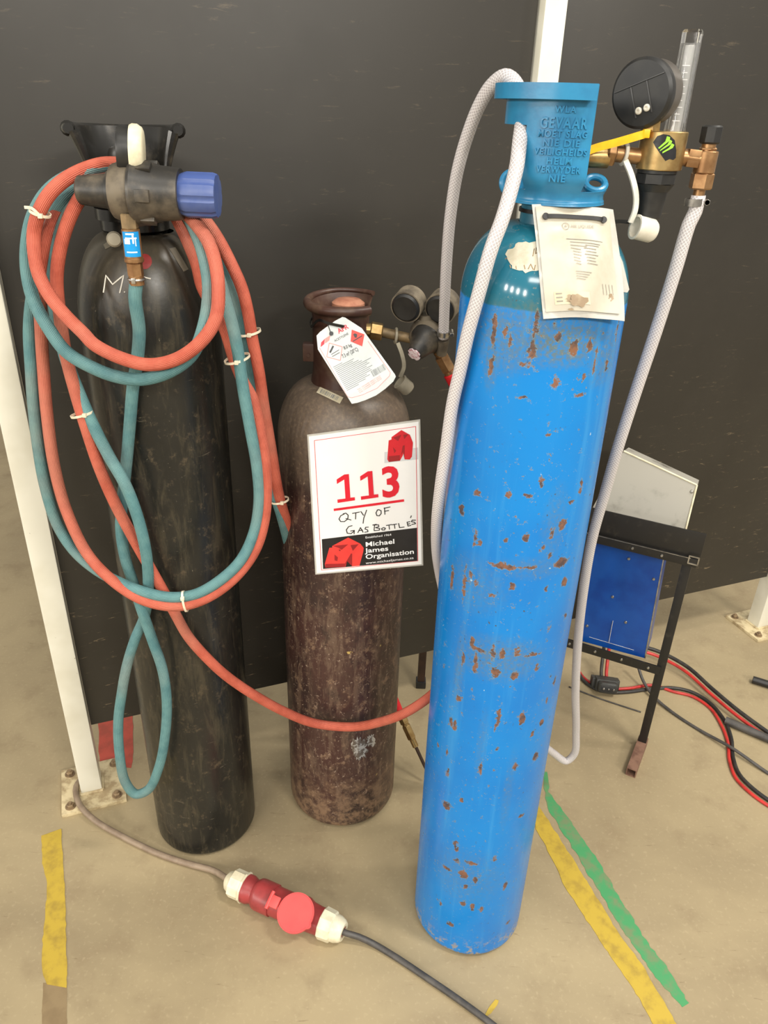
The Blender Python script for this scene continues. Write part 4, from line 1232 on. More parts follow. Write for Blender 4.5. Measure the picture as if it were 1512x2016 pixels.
# brass coupling hanging behind between maroon and blue
q0 = at(776, 1378, 1.50); q1 = at(836, 1508, 1.44); dd = q1 - q0; Q = lambda t: q0 + dd * t
CT = thing('hose_coupling', 'brass hose coupling with red sleeve behind the maroon cylinder foot', 'hose coupling', Q(.5))
mb = MB(); mb.cyl(Q(-.02), Q(.20), .0115, .010, n=16); mb.build('red_sleeve', M_RED_PL, CT)
mb = MB(); mb.cyl(Q(.18), Q(.33), .008, n=16); mb.hexnut(Q(.24), Q(.35), .012); mb.hexnut(Q(.38), Q(.58), .0115); mb.cyl(Q(.33), Q(.40), .009, n=16); mb.cyl(Q(.57), Q(.70), .008, n=16); mb.build('brass_fitting', M_BRASS, CT)
mb = MB(); mb.cyl(Q(.69), Q(1.12), .0045, .004, n=12); mb.build('thin_pipe', M_DARK_STEEL, CT)

# ================================================================== TAGS AND SIGNS
# ---- number sign
LS = thing('lot_sign', 'white laminated sign reading 113 taped on the maroon cylinder', 'sign', at(720, 1120, 1.272))
CY_ = 1.268
sh = Sheet([at(606, 858, CY_), at(826, 828, CY_ + .004), at(832, 1112, CY_ - .004), at(622, 1130, CY_ - .006)])
mb = MB(); mb.slab([sh.p(-.006, -.006, -.0006), sh.p(-.006, 1.006, -.0006), sh.p(1.006, 1.006, -.0006), sh.p(1.006, -.006, -.0006)], -sh.n * .0010); mb.build('plastic_sleeve', M_POUCH, LS)
mb = MB(); mb.slab([sh.p(.008, .006, .0004), sh.p(.008, .994, .0004), sh.p(.992, .994, .0004), sh.p(.992, .006, .0004)], -sh.n * .0009); card = mb.build('card', M_PAPER, LS)
e = .0009
Z = lambda x, y: None


def sz(x, y):
    """position on the close view of the sign (1512 wide, 5.4 px per photo pixel) to card u, v"""
    P = onpl(580 + x / 5.4, 800 + y / 5.4, sh.c[0], sh.n)
    a = sh.c[1] - sh.c[0]; b = sh.c[3] - sh.c[0]; u, v = .5, .5
    for _ in range(12):
        r = P - sh.p(u, v); du = (sh.p(u + .01, v) - sh.p(u, v)) * 100; dv = (sh.p(u, v + .01) - sh.p(u, v)) * 100
        A = np.array([[du.dot(du), du.dot(dv)], [du.dot(dv), dv.dot(dv)]]); bb_ = np.array([r.dot(du), r.dot(dv)]); s_ = np.linalg.solve(A, bb_); u += s_[0]; v += s_[1]
    return (u, v)


mb = MB(); sh.stroke(mb, [sz(210, 362), sz(1287, 213), sz(1310, 1635), sz(287, 1738), sz(210, 362)], .0009, e); mb.build('border_line', M_PRINT_RED, card)
mb = MB()
ang = 0.0
u0, v0 = sz(545, 1020); u1, v1 = sz(1035, 945)
for ch, (x, y) in (('3', (1030, 948)),):
    u, v = sz(x, y); ux, vx_ = sz(x + 100, y - 13)
    rot = -math.atan2((vx_ - v) * sh.h, (ux - u) * sh.w)
    sh.text(mb, ch, u, v, .197, e, .028, 'CENTER', rot, wide=.92)
for dx, dy in ((0, 0), (249, -33)):
    one = [(447, 775), (528, 722), (577, 717), (593, 968), (640, 963), (642, 996), (458, 1024), (455, 988), (541, 977), (528, 775), (450, 822)]
    P_ = [sz(x + dx, y + dy) for x, y in one]
    for q in ((0, 1, 9, 10), (1, 2, 3, 8), (1, 8, 9), (3, 4, 5, 6, 7, 8)): sh.poly(mb, [P_[i] for i in q], e)
sh.stroke(mb, [sz(425, 1097), sz(1155, 997)], .0050, e)
mb.build('number', M_PRINT_RED, card)
mb = MB(); w_ = .0017
HW = [  # handwriting, in close-view positions
    [(530, 1140), (490, 1160), (472, 1195), (490, 1222), (530, 1222), (565, 1195), (570, 1155), (545, 1132), (515, 1140)], [(545, 1190), (600, 1205)],
    [(615, 1135), (690, 1120)], [(650, 1130), (648, 1195)], [(705, 1115), (732, 1155)], [(765, 1100), (735, 1185), (728, 1240)],
    [(880, 1098), (865, 1130), (875, 1158), (900, 1160), (920, 1135), (918, 1105), (895, 1095), (880, 1098)], [(955, 1075), (960, 1145)], [(950, 1080), (1015, 1066)], [(955, 1112), (1000, 1103)],
    [(612, 1265), (575, 1275), (550, 1310), (560, 1345), (600, 1350), (630, 1325)], [(595, 1322), (635, 1315), (632, 1352)],
    [(672, 1340), (700, 1285), (728, 1335)], [(682, 1318), (722, 1312)], [(785, 1280), (755, 1282), (748, 1300), (775, 1310), (780, 1328), (745, 1335)],
    [(830, 1258), (870, 1250)], [(850, 1255), (845, 1312)], [(840, 1258), (890, 1255), (895, 1275), (860, 1285), (905, 1295), (900, 1312), (845, 1318)],
    [(945, 1285), (925, 1295), (930, 1310), (955, 1310), (965, 1292), (945, 1285)], [(975, 1262), (1030, 1252)], [(1003, 1258), (1008, 1302)], [(1035, 1255), (1085, 1246)], [(1060, 1250), (1066, 1293)],
    [(1105, 1240), (1115, 1285), (1165, 1278)], [(1195, 1225), (1205, 1268)], [(1195, 1227), (1225, 1220)], [(1198, 1247), (1225, 1242)], [(1204, 1268), (1235, 1260)], [(1285, 1205), (1250, 1205), (1240, 1220), (1275, 1228), (1285, 1242), (1245, 1250)], [(1240, 1158), (1232, 1180)]]
for ln in HW: sh.stroke(mb, [sz(*p) for p in ln], w_, e)
mb.build('handwriting', M_PRINT_BLACK, card)
mb = MB(); sh.poly(mb, [sz(290, 1410), sz(303, 1726), sz(1305, 1635), sz(1300, 1285)], e); blk = mb.build('black_banner', M_PRINT_BLACK, card)
mb = MB(); e2 = e + .0004


def stext(mb, body, x0, y0, x1, y1, cap, bold=.0):
    """text whose baseline runs from (x0, y0) to (x1, y1) in the close view"""
    a = sz(x0, y0); b = sz(x1, y1); rot = -math.atan2((b[1] - a[1]) * sh.h, (b[0] - a[0]) * sh.w)
    vs, fs = text2d(body, 1.0, bold); wd_ = max(v.x for v in vs) - min(v.x for v in vs)
    L = math.hypot((b[0] - a[0]) * sh.w, (b[1] - a[1]) * sh.h); k = cap / 5.4 * (CAM - sh.c[0]).length / F_PX / .69
    sh.text(mb, body, a[0], a[1], k * .69 / sh.h, e2, bold, 'LEFT', rot, 1.0, L / (wd_ * k))


stext(mb, 'Michael', 752, 1487, 1055, 1452, 58, .016); stext(mb, 'James', 755, 1552, 1005, 1525, 58, .016); stext(mb, 'Organisation', 755, 1618, 1265, 1558, 58, .016)
stext(mb, 'Established 1964', 752, 1400, 1025, 1368, 26); stext(mb, 'www.michaeljames.co.za', 757, 1672, 1265, 1613, 30)
mb.build('banner_lettering', M_PRINT_WHITE, blk)


def logo(pts_light, pts_dark, parent, off):
    mb = MB()
    for pl in pts_light: sh.poly(mb, [sz(*p) for p in pl], off)
    lg = mb.build('logo', M_LOGO_LIGHT if parent is blk else pm('logo_bright_red', (206, 32, 44), (196, 28, 40), 30, rough=.4), parent)
    mb = MB()
    for pl in pts_dark: sh.poly(mb, [sz(*p) for p in pl], off + .0003)
    mb.build('logo_shade', M_LOGO_DARK, lg)


logo([[(400, 1480), (570, 1390), (700, 1455), (735, 1500), (730, 1540), (690, 1690), (610, 1695), (590, 1630), (560, 1635), (540, 1700), (330, 1712), (322, 1670), (370, 1500), (400, 1497)]],
     [[(405, 1478), (570, 1462), (500, 1520), (470, 1500)], [(595, 1470), (680, 1460), (620, 1530)], [(425, 1570), (460, 1600), (455, 1640), (425, 1632)], [(600, 1560), (612, 1560), (612, 1695), (560, 1640), (545, 1695), (540, 1660)], [(330, 1672), (540, 1665), (538, 1700), (332, 1712)], [(470, 1515), (490, 1520), (488, 1535), (472, 1530)]], blk, e2)
mb = MB(); sh.poly(mb, [sz(955, 485), sz(955, 600), sz(1315, 560), sz(1312, 435)], e - .0002); mb.build('logo_backing', pm('pale_grey_print', (205, 205, 206), (198, 198, 200), 30, rough=.4), card)
logo([[(1030, 325), (1135, 250), (1225, 300), (1258, 385), (1248, 530), (1225, 562), (1170, 562), (1165, 470), (1150, 520), (1120, 575), (1000, 588), (985, 560), (1000, 360), (1030, 350)]],
     [[(1045, 330), (1135, 300), (1100, 365), (1075, 350)], [(1155, 300), (1210, 292), (1165, 345)], [(1045, 430), (1080, 470), (1060, 495)], [(1150, 415), (1170, 410), (1168, 560), (1152, 480), (1130, 520)], [(1000, 528), (1120, 515), (1118, 575), (1002, 588)]], card, e)

# ---- acetylene tag
TP = at(690, 660, 1.300); TN = (CAM - TP).normalized(); TN = (TN + Vector((.05, -.1, .22))).normalized()
X7 = lambda x, y, off=0.0: onpl(600 + x / 7.56, 600 + y / 7.56, TP + TN * off, TN)
TT = thing('cylinder_tag', 'white printed acetylene tag tied to the maroon guard', 'tag', X7(760, 1300))
ol = [(560, 182), (600, 190), (850, 350), (900, 420), (1345, 1040), (1355, 1070), (1320, 1140), (1200, 1250), (1060, 1350), (900, 1420), (780, 1460), (700, 1474), (195, 665), (175, 460), (230, 400), (450, 240)]
mb = MB(); mb.slab([X7(*p) for p in ol], -TN * .0012); tg_ = mb.build('tag_card', M_TAG, TT)


def flat(mb, pts, off=.0005): mb.add([X7(x, y, off) for x, y in pts], [tuple(range(len(pts)))])


def line7(mb, a, b, w, off=.0005):
    d = Vector((b[0] - a[0], b[1] - a[1])).normalized(); q = Vector((-d.y, d.x)) * w / 2
    flat(mb, [(a[0] + q.x, a[1] + q.y), (a[0] - q.x, a[1] - q.y), (b[0] - q.x, b[1] - q.y), (b[0] + q.x, b[1] + q.y)], off)


def text7(mb, body, x0, y0, x1, y1, cap, bold=0.0, off=.0006):
    vs, fs = text2d(body, 1.0, bold); wd_ = max(v.x for v in vs) - min(v.x for v in vs); mn = min(v.x for v in vs)
    L = math.hypot(x1 - x0, y1 - y0); dx, dy = (x1 - x0) / L, (y1 - y0) / L
    mb.add([X7(x0 + dx * (q.x - mn) * L / wd_ + dy * q.y * cap / .69, y0 + dy * (q.x - mn) * L / wd_ - dx * q.y * cap / .69, off) for q in vs], fs)


mb = MB(); flat(mb, [(682, 545), (700, 370), (888, 440), (855, 618)]); mb.build('flame_diamond', M_PRINT_ORANGE, tg_)
mb = MB(); flat(mb, [(720, 440), (745, 425), (780, 440), (775, 490), (745, 490)], .0008); line7(mb, (715, 545), (855, 460), 14, .0008); mb.build('flame_symbol', M_PRINT_BLACK, tg_)
mb = MB(); flat(mb, [(245, 560), (300, 505), (290, 585), (235, 630)]); mb.build('brand_flag', M_PRINT_RED, tg_); mb = MB(); text7(mb, 'AFR', 505, 430, 660, 345, 70, .02); mb.build('brand_lettering', M_PRINT_RED, tg_)
mb = MB(); flat(mb, [(305, 500), (380, 455), (365, 530), (300, 575)])
P4 = [(365, 568), (558, 625), (530, 828), (328, 775)]
for a, b in zip(P4, P4[1:] + P4[:1]): line7(mb, a, b, 9)
BO = [(220, 640), (640, 1370), (700, 1384), (860, 1340), (1080, 1240), (1260, 1060), (1275, 1010), (940, 540)]
for a, b in zip(BO[:-1], BO[1:]): line7(mb, a, b, 6)
for k in range(3): text7(mb, 'FULL CYLINDER SAFETY DATA', 790 - k * 4 + 20 * k, 1270 + k * 22, 1130 + 10 * k, 1060 + k * 22, 16, .0)
mb.build('pink_print', M_PRINT_PINK, tg_)
mb = MB(); text7(mb, 'ACETYLENE', 450, 555, 655, 440, 34); text7(mb, '8.0 kg', 590, 668, 705, 615, 50, .01); text7(mb, '7.3 m\u00b3 (20\u00b0C)', 570, 795, 800, 680, 55, .01)
line7(mb, (375, 712), (425, 612), 26); line7(mb, (395, 740), (510, 670), 8); line7(mb, (410, 770), (520, 710), 8)
mb.build('black_print', M_PRINT_BLACK, tg_)
mb = MB()
for k, ln in enumerate((150, 330, 300, 380, 420, 560, 480, 500, 440, 520, 470, 480, 380, 420, 330, 200)):
    x0, y0 = 425 + k * 13.5, 930 + k * 23.0; line7(mb, (x0, y0), (x0 + ln * .88, y0 - ln * .46), 8)
for k in range(14):
    t = k / 13; x0, y0 = 985 + 180 * t, 985 - 105 * t; line7(mb, (x0, y0), (x0 + 45, y0 + 85), random.choice((4, 6, 9)))
mb.build('small_print', M_PRINT_GREY, tg_)
tp = [X7(120, 160, -.02), X7(230, 230, -.004), X7(330, 268, .003), X7(460, 300, .004), X7(570, 322, .003), X7(585, 330, -.003)]
ct = thing('cable_tie', 'black nylon tie through the top of the acetylene tag', 'cable tie', X7(400, 285))
cpts = [(BC[0] + .064 * math.sin(fb + r_(d)), BC[1] - .064 * math.cos(fb + r_(d)), 1.207 - .012 * (d + 90) / 60) for d in (-120, -105, -90, -75, -60, -48)]
mb = MB(); mb.ribbon(spline([Vector(q) for q in cpts[:4]] + tp[1:], .004), .0045, .0014, (0, 0, 1)); mb.build('strap', M_TIE_BLACK, ct)
mb = MB(); mb.lathe([(0, 0), (.0036, 0), (.0036, .0025), (0, .0025)], frame(X7(395, 430), TN), 16); mb.tube([X7(345, 300, .002), X7(370, 370, .0015), X7(392, 425, .002)], .0007, 6); mb.build('string_knot', M_TIE_BLACK, ct)

# ---- document pouch on the blue cylinder
PT = thing('document_pouch', 'creased plastic pouch with yellowed paper hung on the blue cylinder neck', 'tag', at(1150, 625, .97))
pc = [at(1050, 403, 1.028), at(1203, 413, 1.040), at(1225, 627, .985), at(1073, 622, .962)]
psh = Sheet(pc); psh.over = UBV


def bulge(u, v): return .010 * math.sin(PI * u) * (.35 + .65 * v) + .0015 * math.sin(9 * u + 5 * v)


def grid_sheet(sh_, u0, v0, u1, v1, off, nx=14, ny=18, th=.0006, wav=None):
    vs, fs = [], []
    for k in (0, 1):
        for j in range(ny + 1):
            for i in range(nx + 1):
                u = u0 + (u1 - u0) * i / nx; v = v0 + (v1 - v0) * j / ny
                du = wav(u, v) if wav else 0
                vs.append(sh_.p(u + du, v, off + bulge(u, v) - k * th))
    n = (nx + 1) * (ny + 1)
    for j in range(ny):
        for i in range(nx):
            a = j * (nx + 1) + i; q = (a, a + nx + 1, a + nx + 2, a + 1); fs.append(q); fs.append(tuple(x + n for x in q[::-1]))
    per = [i for i in range(nx + 1)] + [(j + 1) * (nx + 1) - 1 for j in range(1, ny + 1)] + [ny * (nx + 1) + i for i in range(nx - 1, -1, -1)] + [j * (nx + 1) for j in range(ny - 1, 0, -1)]
    for a, b in zip(per, per[1:] + per[:1]): fs.append((a, b, b + n, a + n))
    return MB().add(vs, fs)


gs = grid_sheet(psh, -.01, -.01, 1.04, 1.02, -.002, wav=lambda u, v: .05 * max(0, u - .8) * 5 * math.sin(PI * v) * .6)
gs.build('plastic_sleeve', M_POUCH, PT, label='clear plastic sleeve')
ps = grid_sheet(psh, .02, .02, .965, .965, .0006); pap = ps.build('paper', M_POUCH_PAPER, PT)
mb = MB()


def prow(u0, v0, u1, v1, h=.006, off=.0016):
    n = 8; vs = []
    for k in (0, 1):
        for i in range(n + 1):
            u = u0 + (u1 - u0) * i / n; v = v0 + (v1 - v0) * i / n + k * h; vs.append(psh.p(u, v, off + bulge(u, v)))
    mb.add(vs, [(i, n + 1 + i, n + 2 + i, i + 1) for i in range(n)])


for k, (a, b) in enumerate(((.36, .82), (.40, .78), (.40, .60), (.40, .52), (.42, .52), (.42, .52), (.42, .50), (.42, .50), (.44, .5))):
    prow(a, .30 + k * .028, b, .315 + k * .028)
for k, (a, b) in enumerate(((.66, .84), (.64, .80), (.66, .80), (.64, .82), (.66, .78), (.66, .78), (.66, .8))): prow(a - .08, .355 + k * .028, b - .08, .362 + k * .028)
for k in range(4): prow(.42, .60 + k * .022, .62 - .03 * k, .61 + k * .022)
for k in range(4): prow(.76 + .045 * k, .70, .765 + .045 * k, .70, .10)
for k in range(3): prow(.15, .80 + k * .035, .22, .80 + k * .035, .012)
mb.build('faint_print', M_PRINT_FAINT, pap); mb = MB()
vs, fs = text2d('AIR LIQUIDE', .05, .0, 0, 'LEFT', 1.0)
mb.add([psh.p(.43 + q.x * 1.05, .20 - q.y * .75, .0016 + bulge(.43 + q.x, .2)) for q in vs], fs)
vs, fs = text2d('A', .045, 0, 0, 'CENTER'); mb.add([psh.p(.37 + q.x * 1.2, .20 - q.y * .75, .0016 + bulge(.4, .2)) for q in vs], fs)
for i in range(20):
    a, b = 2 * PI * i / 20, 2 * PI * (i + 1) / 20
    mb.add([psh.p(.37 + r * 1.5 * math.cos(t), .188 + r * math.sin(t), .0016 + bulge(.4, .2)) for r, t in ((.026, a), (.026, b), (.031, b), (.031, a))], [(0, 1, 2, 3)])
mb.build('faint_heading', M_PRINT_FAINT, pap)
for (cu, cv, ru, rv) in ((.40, .88, .12, .055), (.30, .965, .04, .02), (.86, .82, .03, .03), (.33, .86, .07, .04)):
    mb = MB(); rr = [1 + random.uniform(-.25, .25) for _ in range(24)]
    vs = [psh.p(cu, cv, .0019 + bulge(cu, cv))] + [psh.p(cu + ru * rr[i] * math.cos(2 * PI * i / 24), min(.96, cv + rv * rr[i] * math.sin(2 * PI * i / 24)), .0019 + bulge(cu, cv)) for i in range(24)]
    mb.add(vs, [(0, 1 + i, 1 + (i + 1) % 24) for i in range(24)])
    mb.build('water_stain', M_STAIN, pap)
mb = MB(); mb.slab([at(*q) for q in ((1206, 470, 1.035), (1226, 516, 1.03), (1239, 570, 1.02), (1235, 576, 1.018), (1206, 572, 1.012))], -psh.n * .0006); mb.build('sleeve_flap', M_POUCH, PT)
mb = MB()
for q in ((.13, .79, .56, .79, .115, .0013), ):
    prow(q[0], q[1], q[2], q[3], q[4], q[5])
mb.build('stuck_label', M_CREAM_STICKER, pap)
ct = thing('cable_tie', 'black nylon tie round the blue neck, holding the document pouch', 'cable tie', at(1130, 425, 1.04))
mb = MB(); ring = [(UC[0] + .0445 * math.sin(fu + r_(d)), UC[1] - .0445 * math.cos(fu + r_(d)), 1.447) for d in range(-300, -20, 15)]
pa = psh.p(.12, .115, .0028 + bulge(.12, .1)); pb = psh.p(.86, .115, .0028 + bulge(.86, .1)); pm2 = psh.p(.5, .105, .0032 + bulge(.5, .1))
pts = [Vector(q) for q in ring] + [psh.p(.09, .11, -.004), pa, pm2, pb, psh.p(.90, .12, -.004), at(1215, 436, 1.065), at(1238, 437, 1.075)]
mb.ribbon(spline(pts, .004), .0048, .0014, (0, 0, 1)); mb.build('strap', M_TIE_BLACK, ct)
for q in (pa, pb):
    mb = MB(); mb.lathe([(0, -.0005), (.0042, -.0005), (.0042, .0012), (0, .0012)], frame(q, psh.n), 16); mb.build('tie_eyelet', M_TIE_BLACK, ct)

# ---- yellow tie on the flowmeter
yt = thing('cable_tie', 'yellow nylon tie between the blue guard and the brass flowmeter', 'cable tie', at(1220, 280, FY - .02))
mb = MB(); mb.ribbon(spline([at(1150, 300, UC[1] - .02), at(1174, 291, UC[1] - .02), at(1215, 280, FY - .022), at(1262, 266, FY - .024), at(1276, 262, FY - .018)], .004), .0095, .0016, (0, 0, 1)); mb.build('strap', M_TIE_YELLOW, yt)
mb = MB(); mb.box((.008, .008, .010), Matrix.Translation(at(1272, 263, FY - .02)), .001); mb.build('tie_head', M_TIE_YELLOW, yt)

# ---- dust caps on straps


def dust_cap(root, ringp, ringax, R, strap, cap0, capax, rc, L, mat):
    mb = MB(); mb.torus(ringp, ringax, R, .0026, 32, 8); mb.build('strap_ring', mat, root)
    mb = MB(); mb.ribbon(spline(strap, .004), .0072, .0028, (1, .2, .0)); mb.build('strap', mat, root)
    mb = MB(); mb.lathe([(0, 0), (rc * .82, 0), (rc, rc * .28), (rc, L), (rc * 1.06, L), (rc * 1.06, L + .002), (rc * .86, L + .002), (rc * .86, L * .4), (0, L * .35)], frame(cap0, capax), 32); mb.build('cap', mat, root)


dc = thing('dust_cap', 'white plastic dust cap hanging by its strap from the flowmeter stem', 'dust cap', at(1262, 450, 1.075))
dust_cap(dc, at(1228, 303, FY), (1, .1, -.1), .0118, [at(1231, 316, FY - .012), at(1243, 345, FY - .016), at(1252, 385, FY - .016), at(1250, 415, FY - .016), at(1241, 438, FY - .014)],
         at(1287, 456, FY - .012), (at(1236, 443, FY - .02) - at(1287, 456, FY - .012)), .0150, .027, M_WHITE_PL)
dc = thing('dust_cap', 'grimy white dust cap hanging by its strap from the twin-gauge regulator', 'dust cap', at(796, 758, 1.39))
dust_cap(dc, at(779, 661, GY), (1, .1, -.1), .0130, [at(783, 675, GY - .012), at(792, 700, GY - .014), at(795, 722, GY - .014), at(788, 742, GY - .012)],
         at(806, 768, GY - .012), (at(784, 748, GY - .016) - at(806, 768, GY - .012)), .0145, .024, M_GREY_PL)

# ================================================================== POWER CONNECTOR AND CABLES
c0 = fl(446, 1731, .033); c1 = fl(677, 1835, .033); cd_ = c1 - c0; CL = cd_.length; cax = cd_.normalized()
CM = frame(c0, cax, (0, 0, 1))
PC = thing('power_connector', 'red and white industrial plug coupling lying on the floor', 'power connector', fl(562, 1800))


def cl(prof, mat, name, n=36, parent=None, **kw):
    mb = MB(); mb.lathe([(r, t * CL) for t, r in prof], CM, n); return mb.build(name, mat, parent or PC, **kw)


cl([(0, 0), (0, .012), (.02, .020), (.07, .026), (.075, .027), (.075, 0)], M_CREAM_PL, 'cable_gland', label='cream cable gland')
mb = MB(); mb.lathe([(0, .06 * CL), (.029, .06 * CL), (.0305, .065 * CL), (.0305, .155 * CL), (.033, .16 * CL), (.033, .175 * CL), (0, .175 * CL)], CM, 10); mb.build('gland_nut', M_CREAM_PL, PC, sharp=20)
cl([(.17, 0), (.17, .030), (.21, .030), (.245, .026), (.255, .026), (.28, .032), (.30, .0335), (.42, .0335), (.42, .031), (.58, .031), (.60, .033), (.66, .033), (.67, 0)], M_CEE_RED, 'plug_housing')
cl([(.62, 0), (.62, .035), (.68, .035), (.72, .030), (.80, .028), (.83, .030), (.84, 0)], M_CEE_RED, 'socket_housing')
mb = MB(); mb.lathe([(0, .825 * CL), (.032, .825 * CL), (.033, .83 * CL), (.0315, .91 * CL), (.029, .92 * CL), (0, .92 * CL)], CM, 10); mb.build('gland_nut', M_CREAM_PL, PC, sharp=20)
cl([(.90, 0), (.90, .028), (.95, .027), (.985, .023), (1.0, .019), (1.0, .0125), (.985, .0125), (.985, 0)], M_CREAM_PL, 'cable_gland', label='cream cable gland')
cl([(.97, 0), (.97, .0125), (.992, .0120), (.992, 0)], M_CEE_RED, 'gland_seal')
side = Vector((cax.y, -cax.x, 0))
if side.y > 0: side = -side
lp = fl(582, 1797, .067); ln = (Vector((0, 0, 1)) + side * .42).normalized(); LM = frame(lp, ln, cax)
lid = [(.0395 * math.cos(2 * PI * i / 48), .0395 * math.sin(2 * PI * i / 48)) for i in range(48)]
for i in range(48):
    a = 2 * PI * i / 48
    if abs(((a + .30) + PI) % (2 * PI) - PI) < .14: lid[i] = (lid[i][0] * 1.10, lid[i][1] * 1.10)
mb = MB(); mb.prism(lid, .005, LM @ Matrix.Translation((0, 0, -.004))); mb.prism([(x * .93, y * .93) for x, y in lid], .001, LM @ Matrix.Translation((0, 0, .001)))
ld = mb.build('flap_lid', M_CEE_LID, PC, label='bright red round flap lid')
mb = MB(); hp = fl(541, 1776, .069); HM = frame(hp, ln, cax)
mb.box((.020, .024, .008), HM, .002); mb.box((.008, .030, .010), HM @ Matrix.Translation((-.012, 0, -.002)), .002); mb.cyl(HM @ Vector((-.012, -.018, 0)), HM @ Vector((-.012, .018, 0)), .004, n=12)
mb.build('lid_hinge', M_CEE_LID, ld)


def cable(name, pts, r, mat, label, cat='cable', z=None, step=.012):
    P = []
    for q in pts:
        if isinstance(q, Vector): P.append(q)
        else:
            zz_ = (q[2] if len(q) > 2 else 0) + r * 1.02
            P.append(fl(q[0], q[1], zz_))
    mb = MB(); mb.tube(spline(P, step), r, 12); o = mb.build(name, mat, None, 180); tag(o, label, cat); return o


cable('power_cable', [(163, 1530, .0), (150, 1548, .010), (150, 1566, .012), (158, 1586, .012), (176, 1606, .011), (200, 1624, .004), (232, 1642), (275, 1664), (320, 1684), (372, 1701), (420, 1714, .004), (447, 1730, .020), c0 + cax * .01],
      .0072, M_CABLE_GREY, 'grey power cable from behind the left post to the red connector')
cable('power_cable', [c1 - cax * .012, c1 + cax * .006, (705, 1844, .018), (735, 1858, .004), (780, 1885), (840, 1925), (900, 1966), (960, 2010), (1010, 2050)],
      .0066, M_CABLE_DARK, 'dark grey power cable from the red connector to the lower edge')
tw1 = [(1225, 1262, .05), (1262, 1272, .04), (1300, 1284, .03), (1352, 1312, .022), (1402, 1356, .016), (1452, 1398, .012), (1512, 1442, .006), (1560, 1475)]
cable('charger_cable', tw1, .0062, M_CABLE_BLACK, 'black cable of the upper pair running off right behind the stand')
cable('charger_cable', [(x - 5, y + 8, *(r_z[2:])) for r_z in tw1 for x, y in [r_z[:2]]], .0050, M_CABLE_RED, 'red cable of the upper pair running off right behind the stand')
tw2 = [(1135, 1318), (1150, 1341), (1172, 1356), (1200, 1363), (1240, 1362), (1285, 1356), (1330, 1355), (1366, 1364), (1400, 1386), (1427, 1420), (1440, 1455), (1443, 1490), (1456, 1525), (1482, 1552), (1516, 1577), (1560, 1600)]
cable('charger_cable', tw2, .0052, M_CABLE_BLACK, 'black cable of the lower pair snaking past the connector to the right')
cable('charger_cable', [(x - 1, y - 7) if x < 1300 else (x - 7 if x > 1400 else x - 3, y + 7) for x, y in tw2], .0045, M_CABLE_RED, 'red cable of the lower pair snaking past the connector to the right')
cable('thin_cable', [(1253, 1300, .06), (1266, 1340, .02), (1288, 1372, .006), (1330, 1407), (1380, 1439), (1440, 1472, .010), (1512, 1522), (1550, 1545)], .0046, M_CABLE_DARK, 'thin dark cable dropping from the stand and crossing under the red cable')
cable('thin_wire', [(1120, 1352), (1180, 1375), (1262, 1402)], .0022, M_CABLE_DARK, 'very thin grey wire on the floor behind the clear hose')

# bars on the floor
for (a, b, lab, mat) in (((1428, 1418), (1540, 1466), 'round dark steel bar on the floor, its end under the red cable', M_CABLE_DARK), ((1482, 1338), (1560, 1362), 'short dark steel tube end on the floor at the right edge', M_STAND)):
    p0 = fl(*a, .012); p1 = fl(*b, .012); mb = MB()
    d_ = (p1 - p0).normalized(); Lb = (p1 - p0).length
    mb.lathe([(0, .02), (.008, .02), (.008, 0), (.0118, 0), (.0118, Lb), (0, Lb)], frame(p0, d_), 24)
    tag(mb.build('steel_bar', mat), lab, 'steel bar')

# ================================================================== CHARGER ON ITS STAND
SP = fl(1262, 1470); su = Vector((.900, -.436, 0)).normalized(); sn = Vector((su.y, -su.x, 0))   # sn towards the camera
G = lambda px, py, off=0.0: onpl(px, py, SP + sn * off, sn)
ST = thing('charger_stand', 'black steel angle-frame stand on the floor behind the blue cylinder', 'stand', SP)
top_r = G(1352, 1090); leg_h = top_r.z
lx = SP.copy()
mb = MB(); mb.box((.022, .022, leg_h - .02), frame(lx + Vector((0, 0, (leg_h + .02) / 2)), (0, 0, 1), su), .0015); mb.build('leg', M_STAND, ST)
left_s = -.30
mb = MB(); mb.box((.022, .022, leg_h), frame(lx + su * left_s + Vector((0, 0, leg_h / 2)), (0, 0, 1), su), .0015); mb.build('leg', M_STAND, ST)


def foot(base, name='foot'):
    a = base + Vector((0, 0, .013)); f2 = fl(1240, 1530, .013) - fl(1262, 1470, .013); dirn = f2.normalized(); Lf = f2.length + .012
    M = frame(a - dirn * .014, dirn, (0, 0, 1)); w = .013; t = .002
    mb = MB(); sec = [(-w, -w), (w, -w), (w, w), (-w, w)]; inn = [(x * .82, y * .82) for x, y in sec]
    vs = [(x, y, z) for z in (0, Lf) for x, y in sec] + [(x, y, z) for z in (0, Lf) for x, y in inn]
    fs = []
    for i in range(4):
        j = (i + 1) % 4
        fs += [(i, j, 4 + j, 4 + i), (8 + i, 12 + i, 12 + j, 8 + j), (4 + i, 4 + j, 12 + j, 12 + i), (i, 8 + i, 8 + j, j)]
    mb.add(vs, fs, M); mb.build(name, M_RUST, ST, label='rusty brown square tube foot')


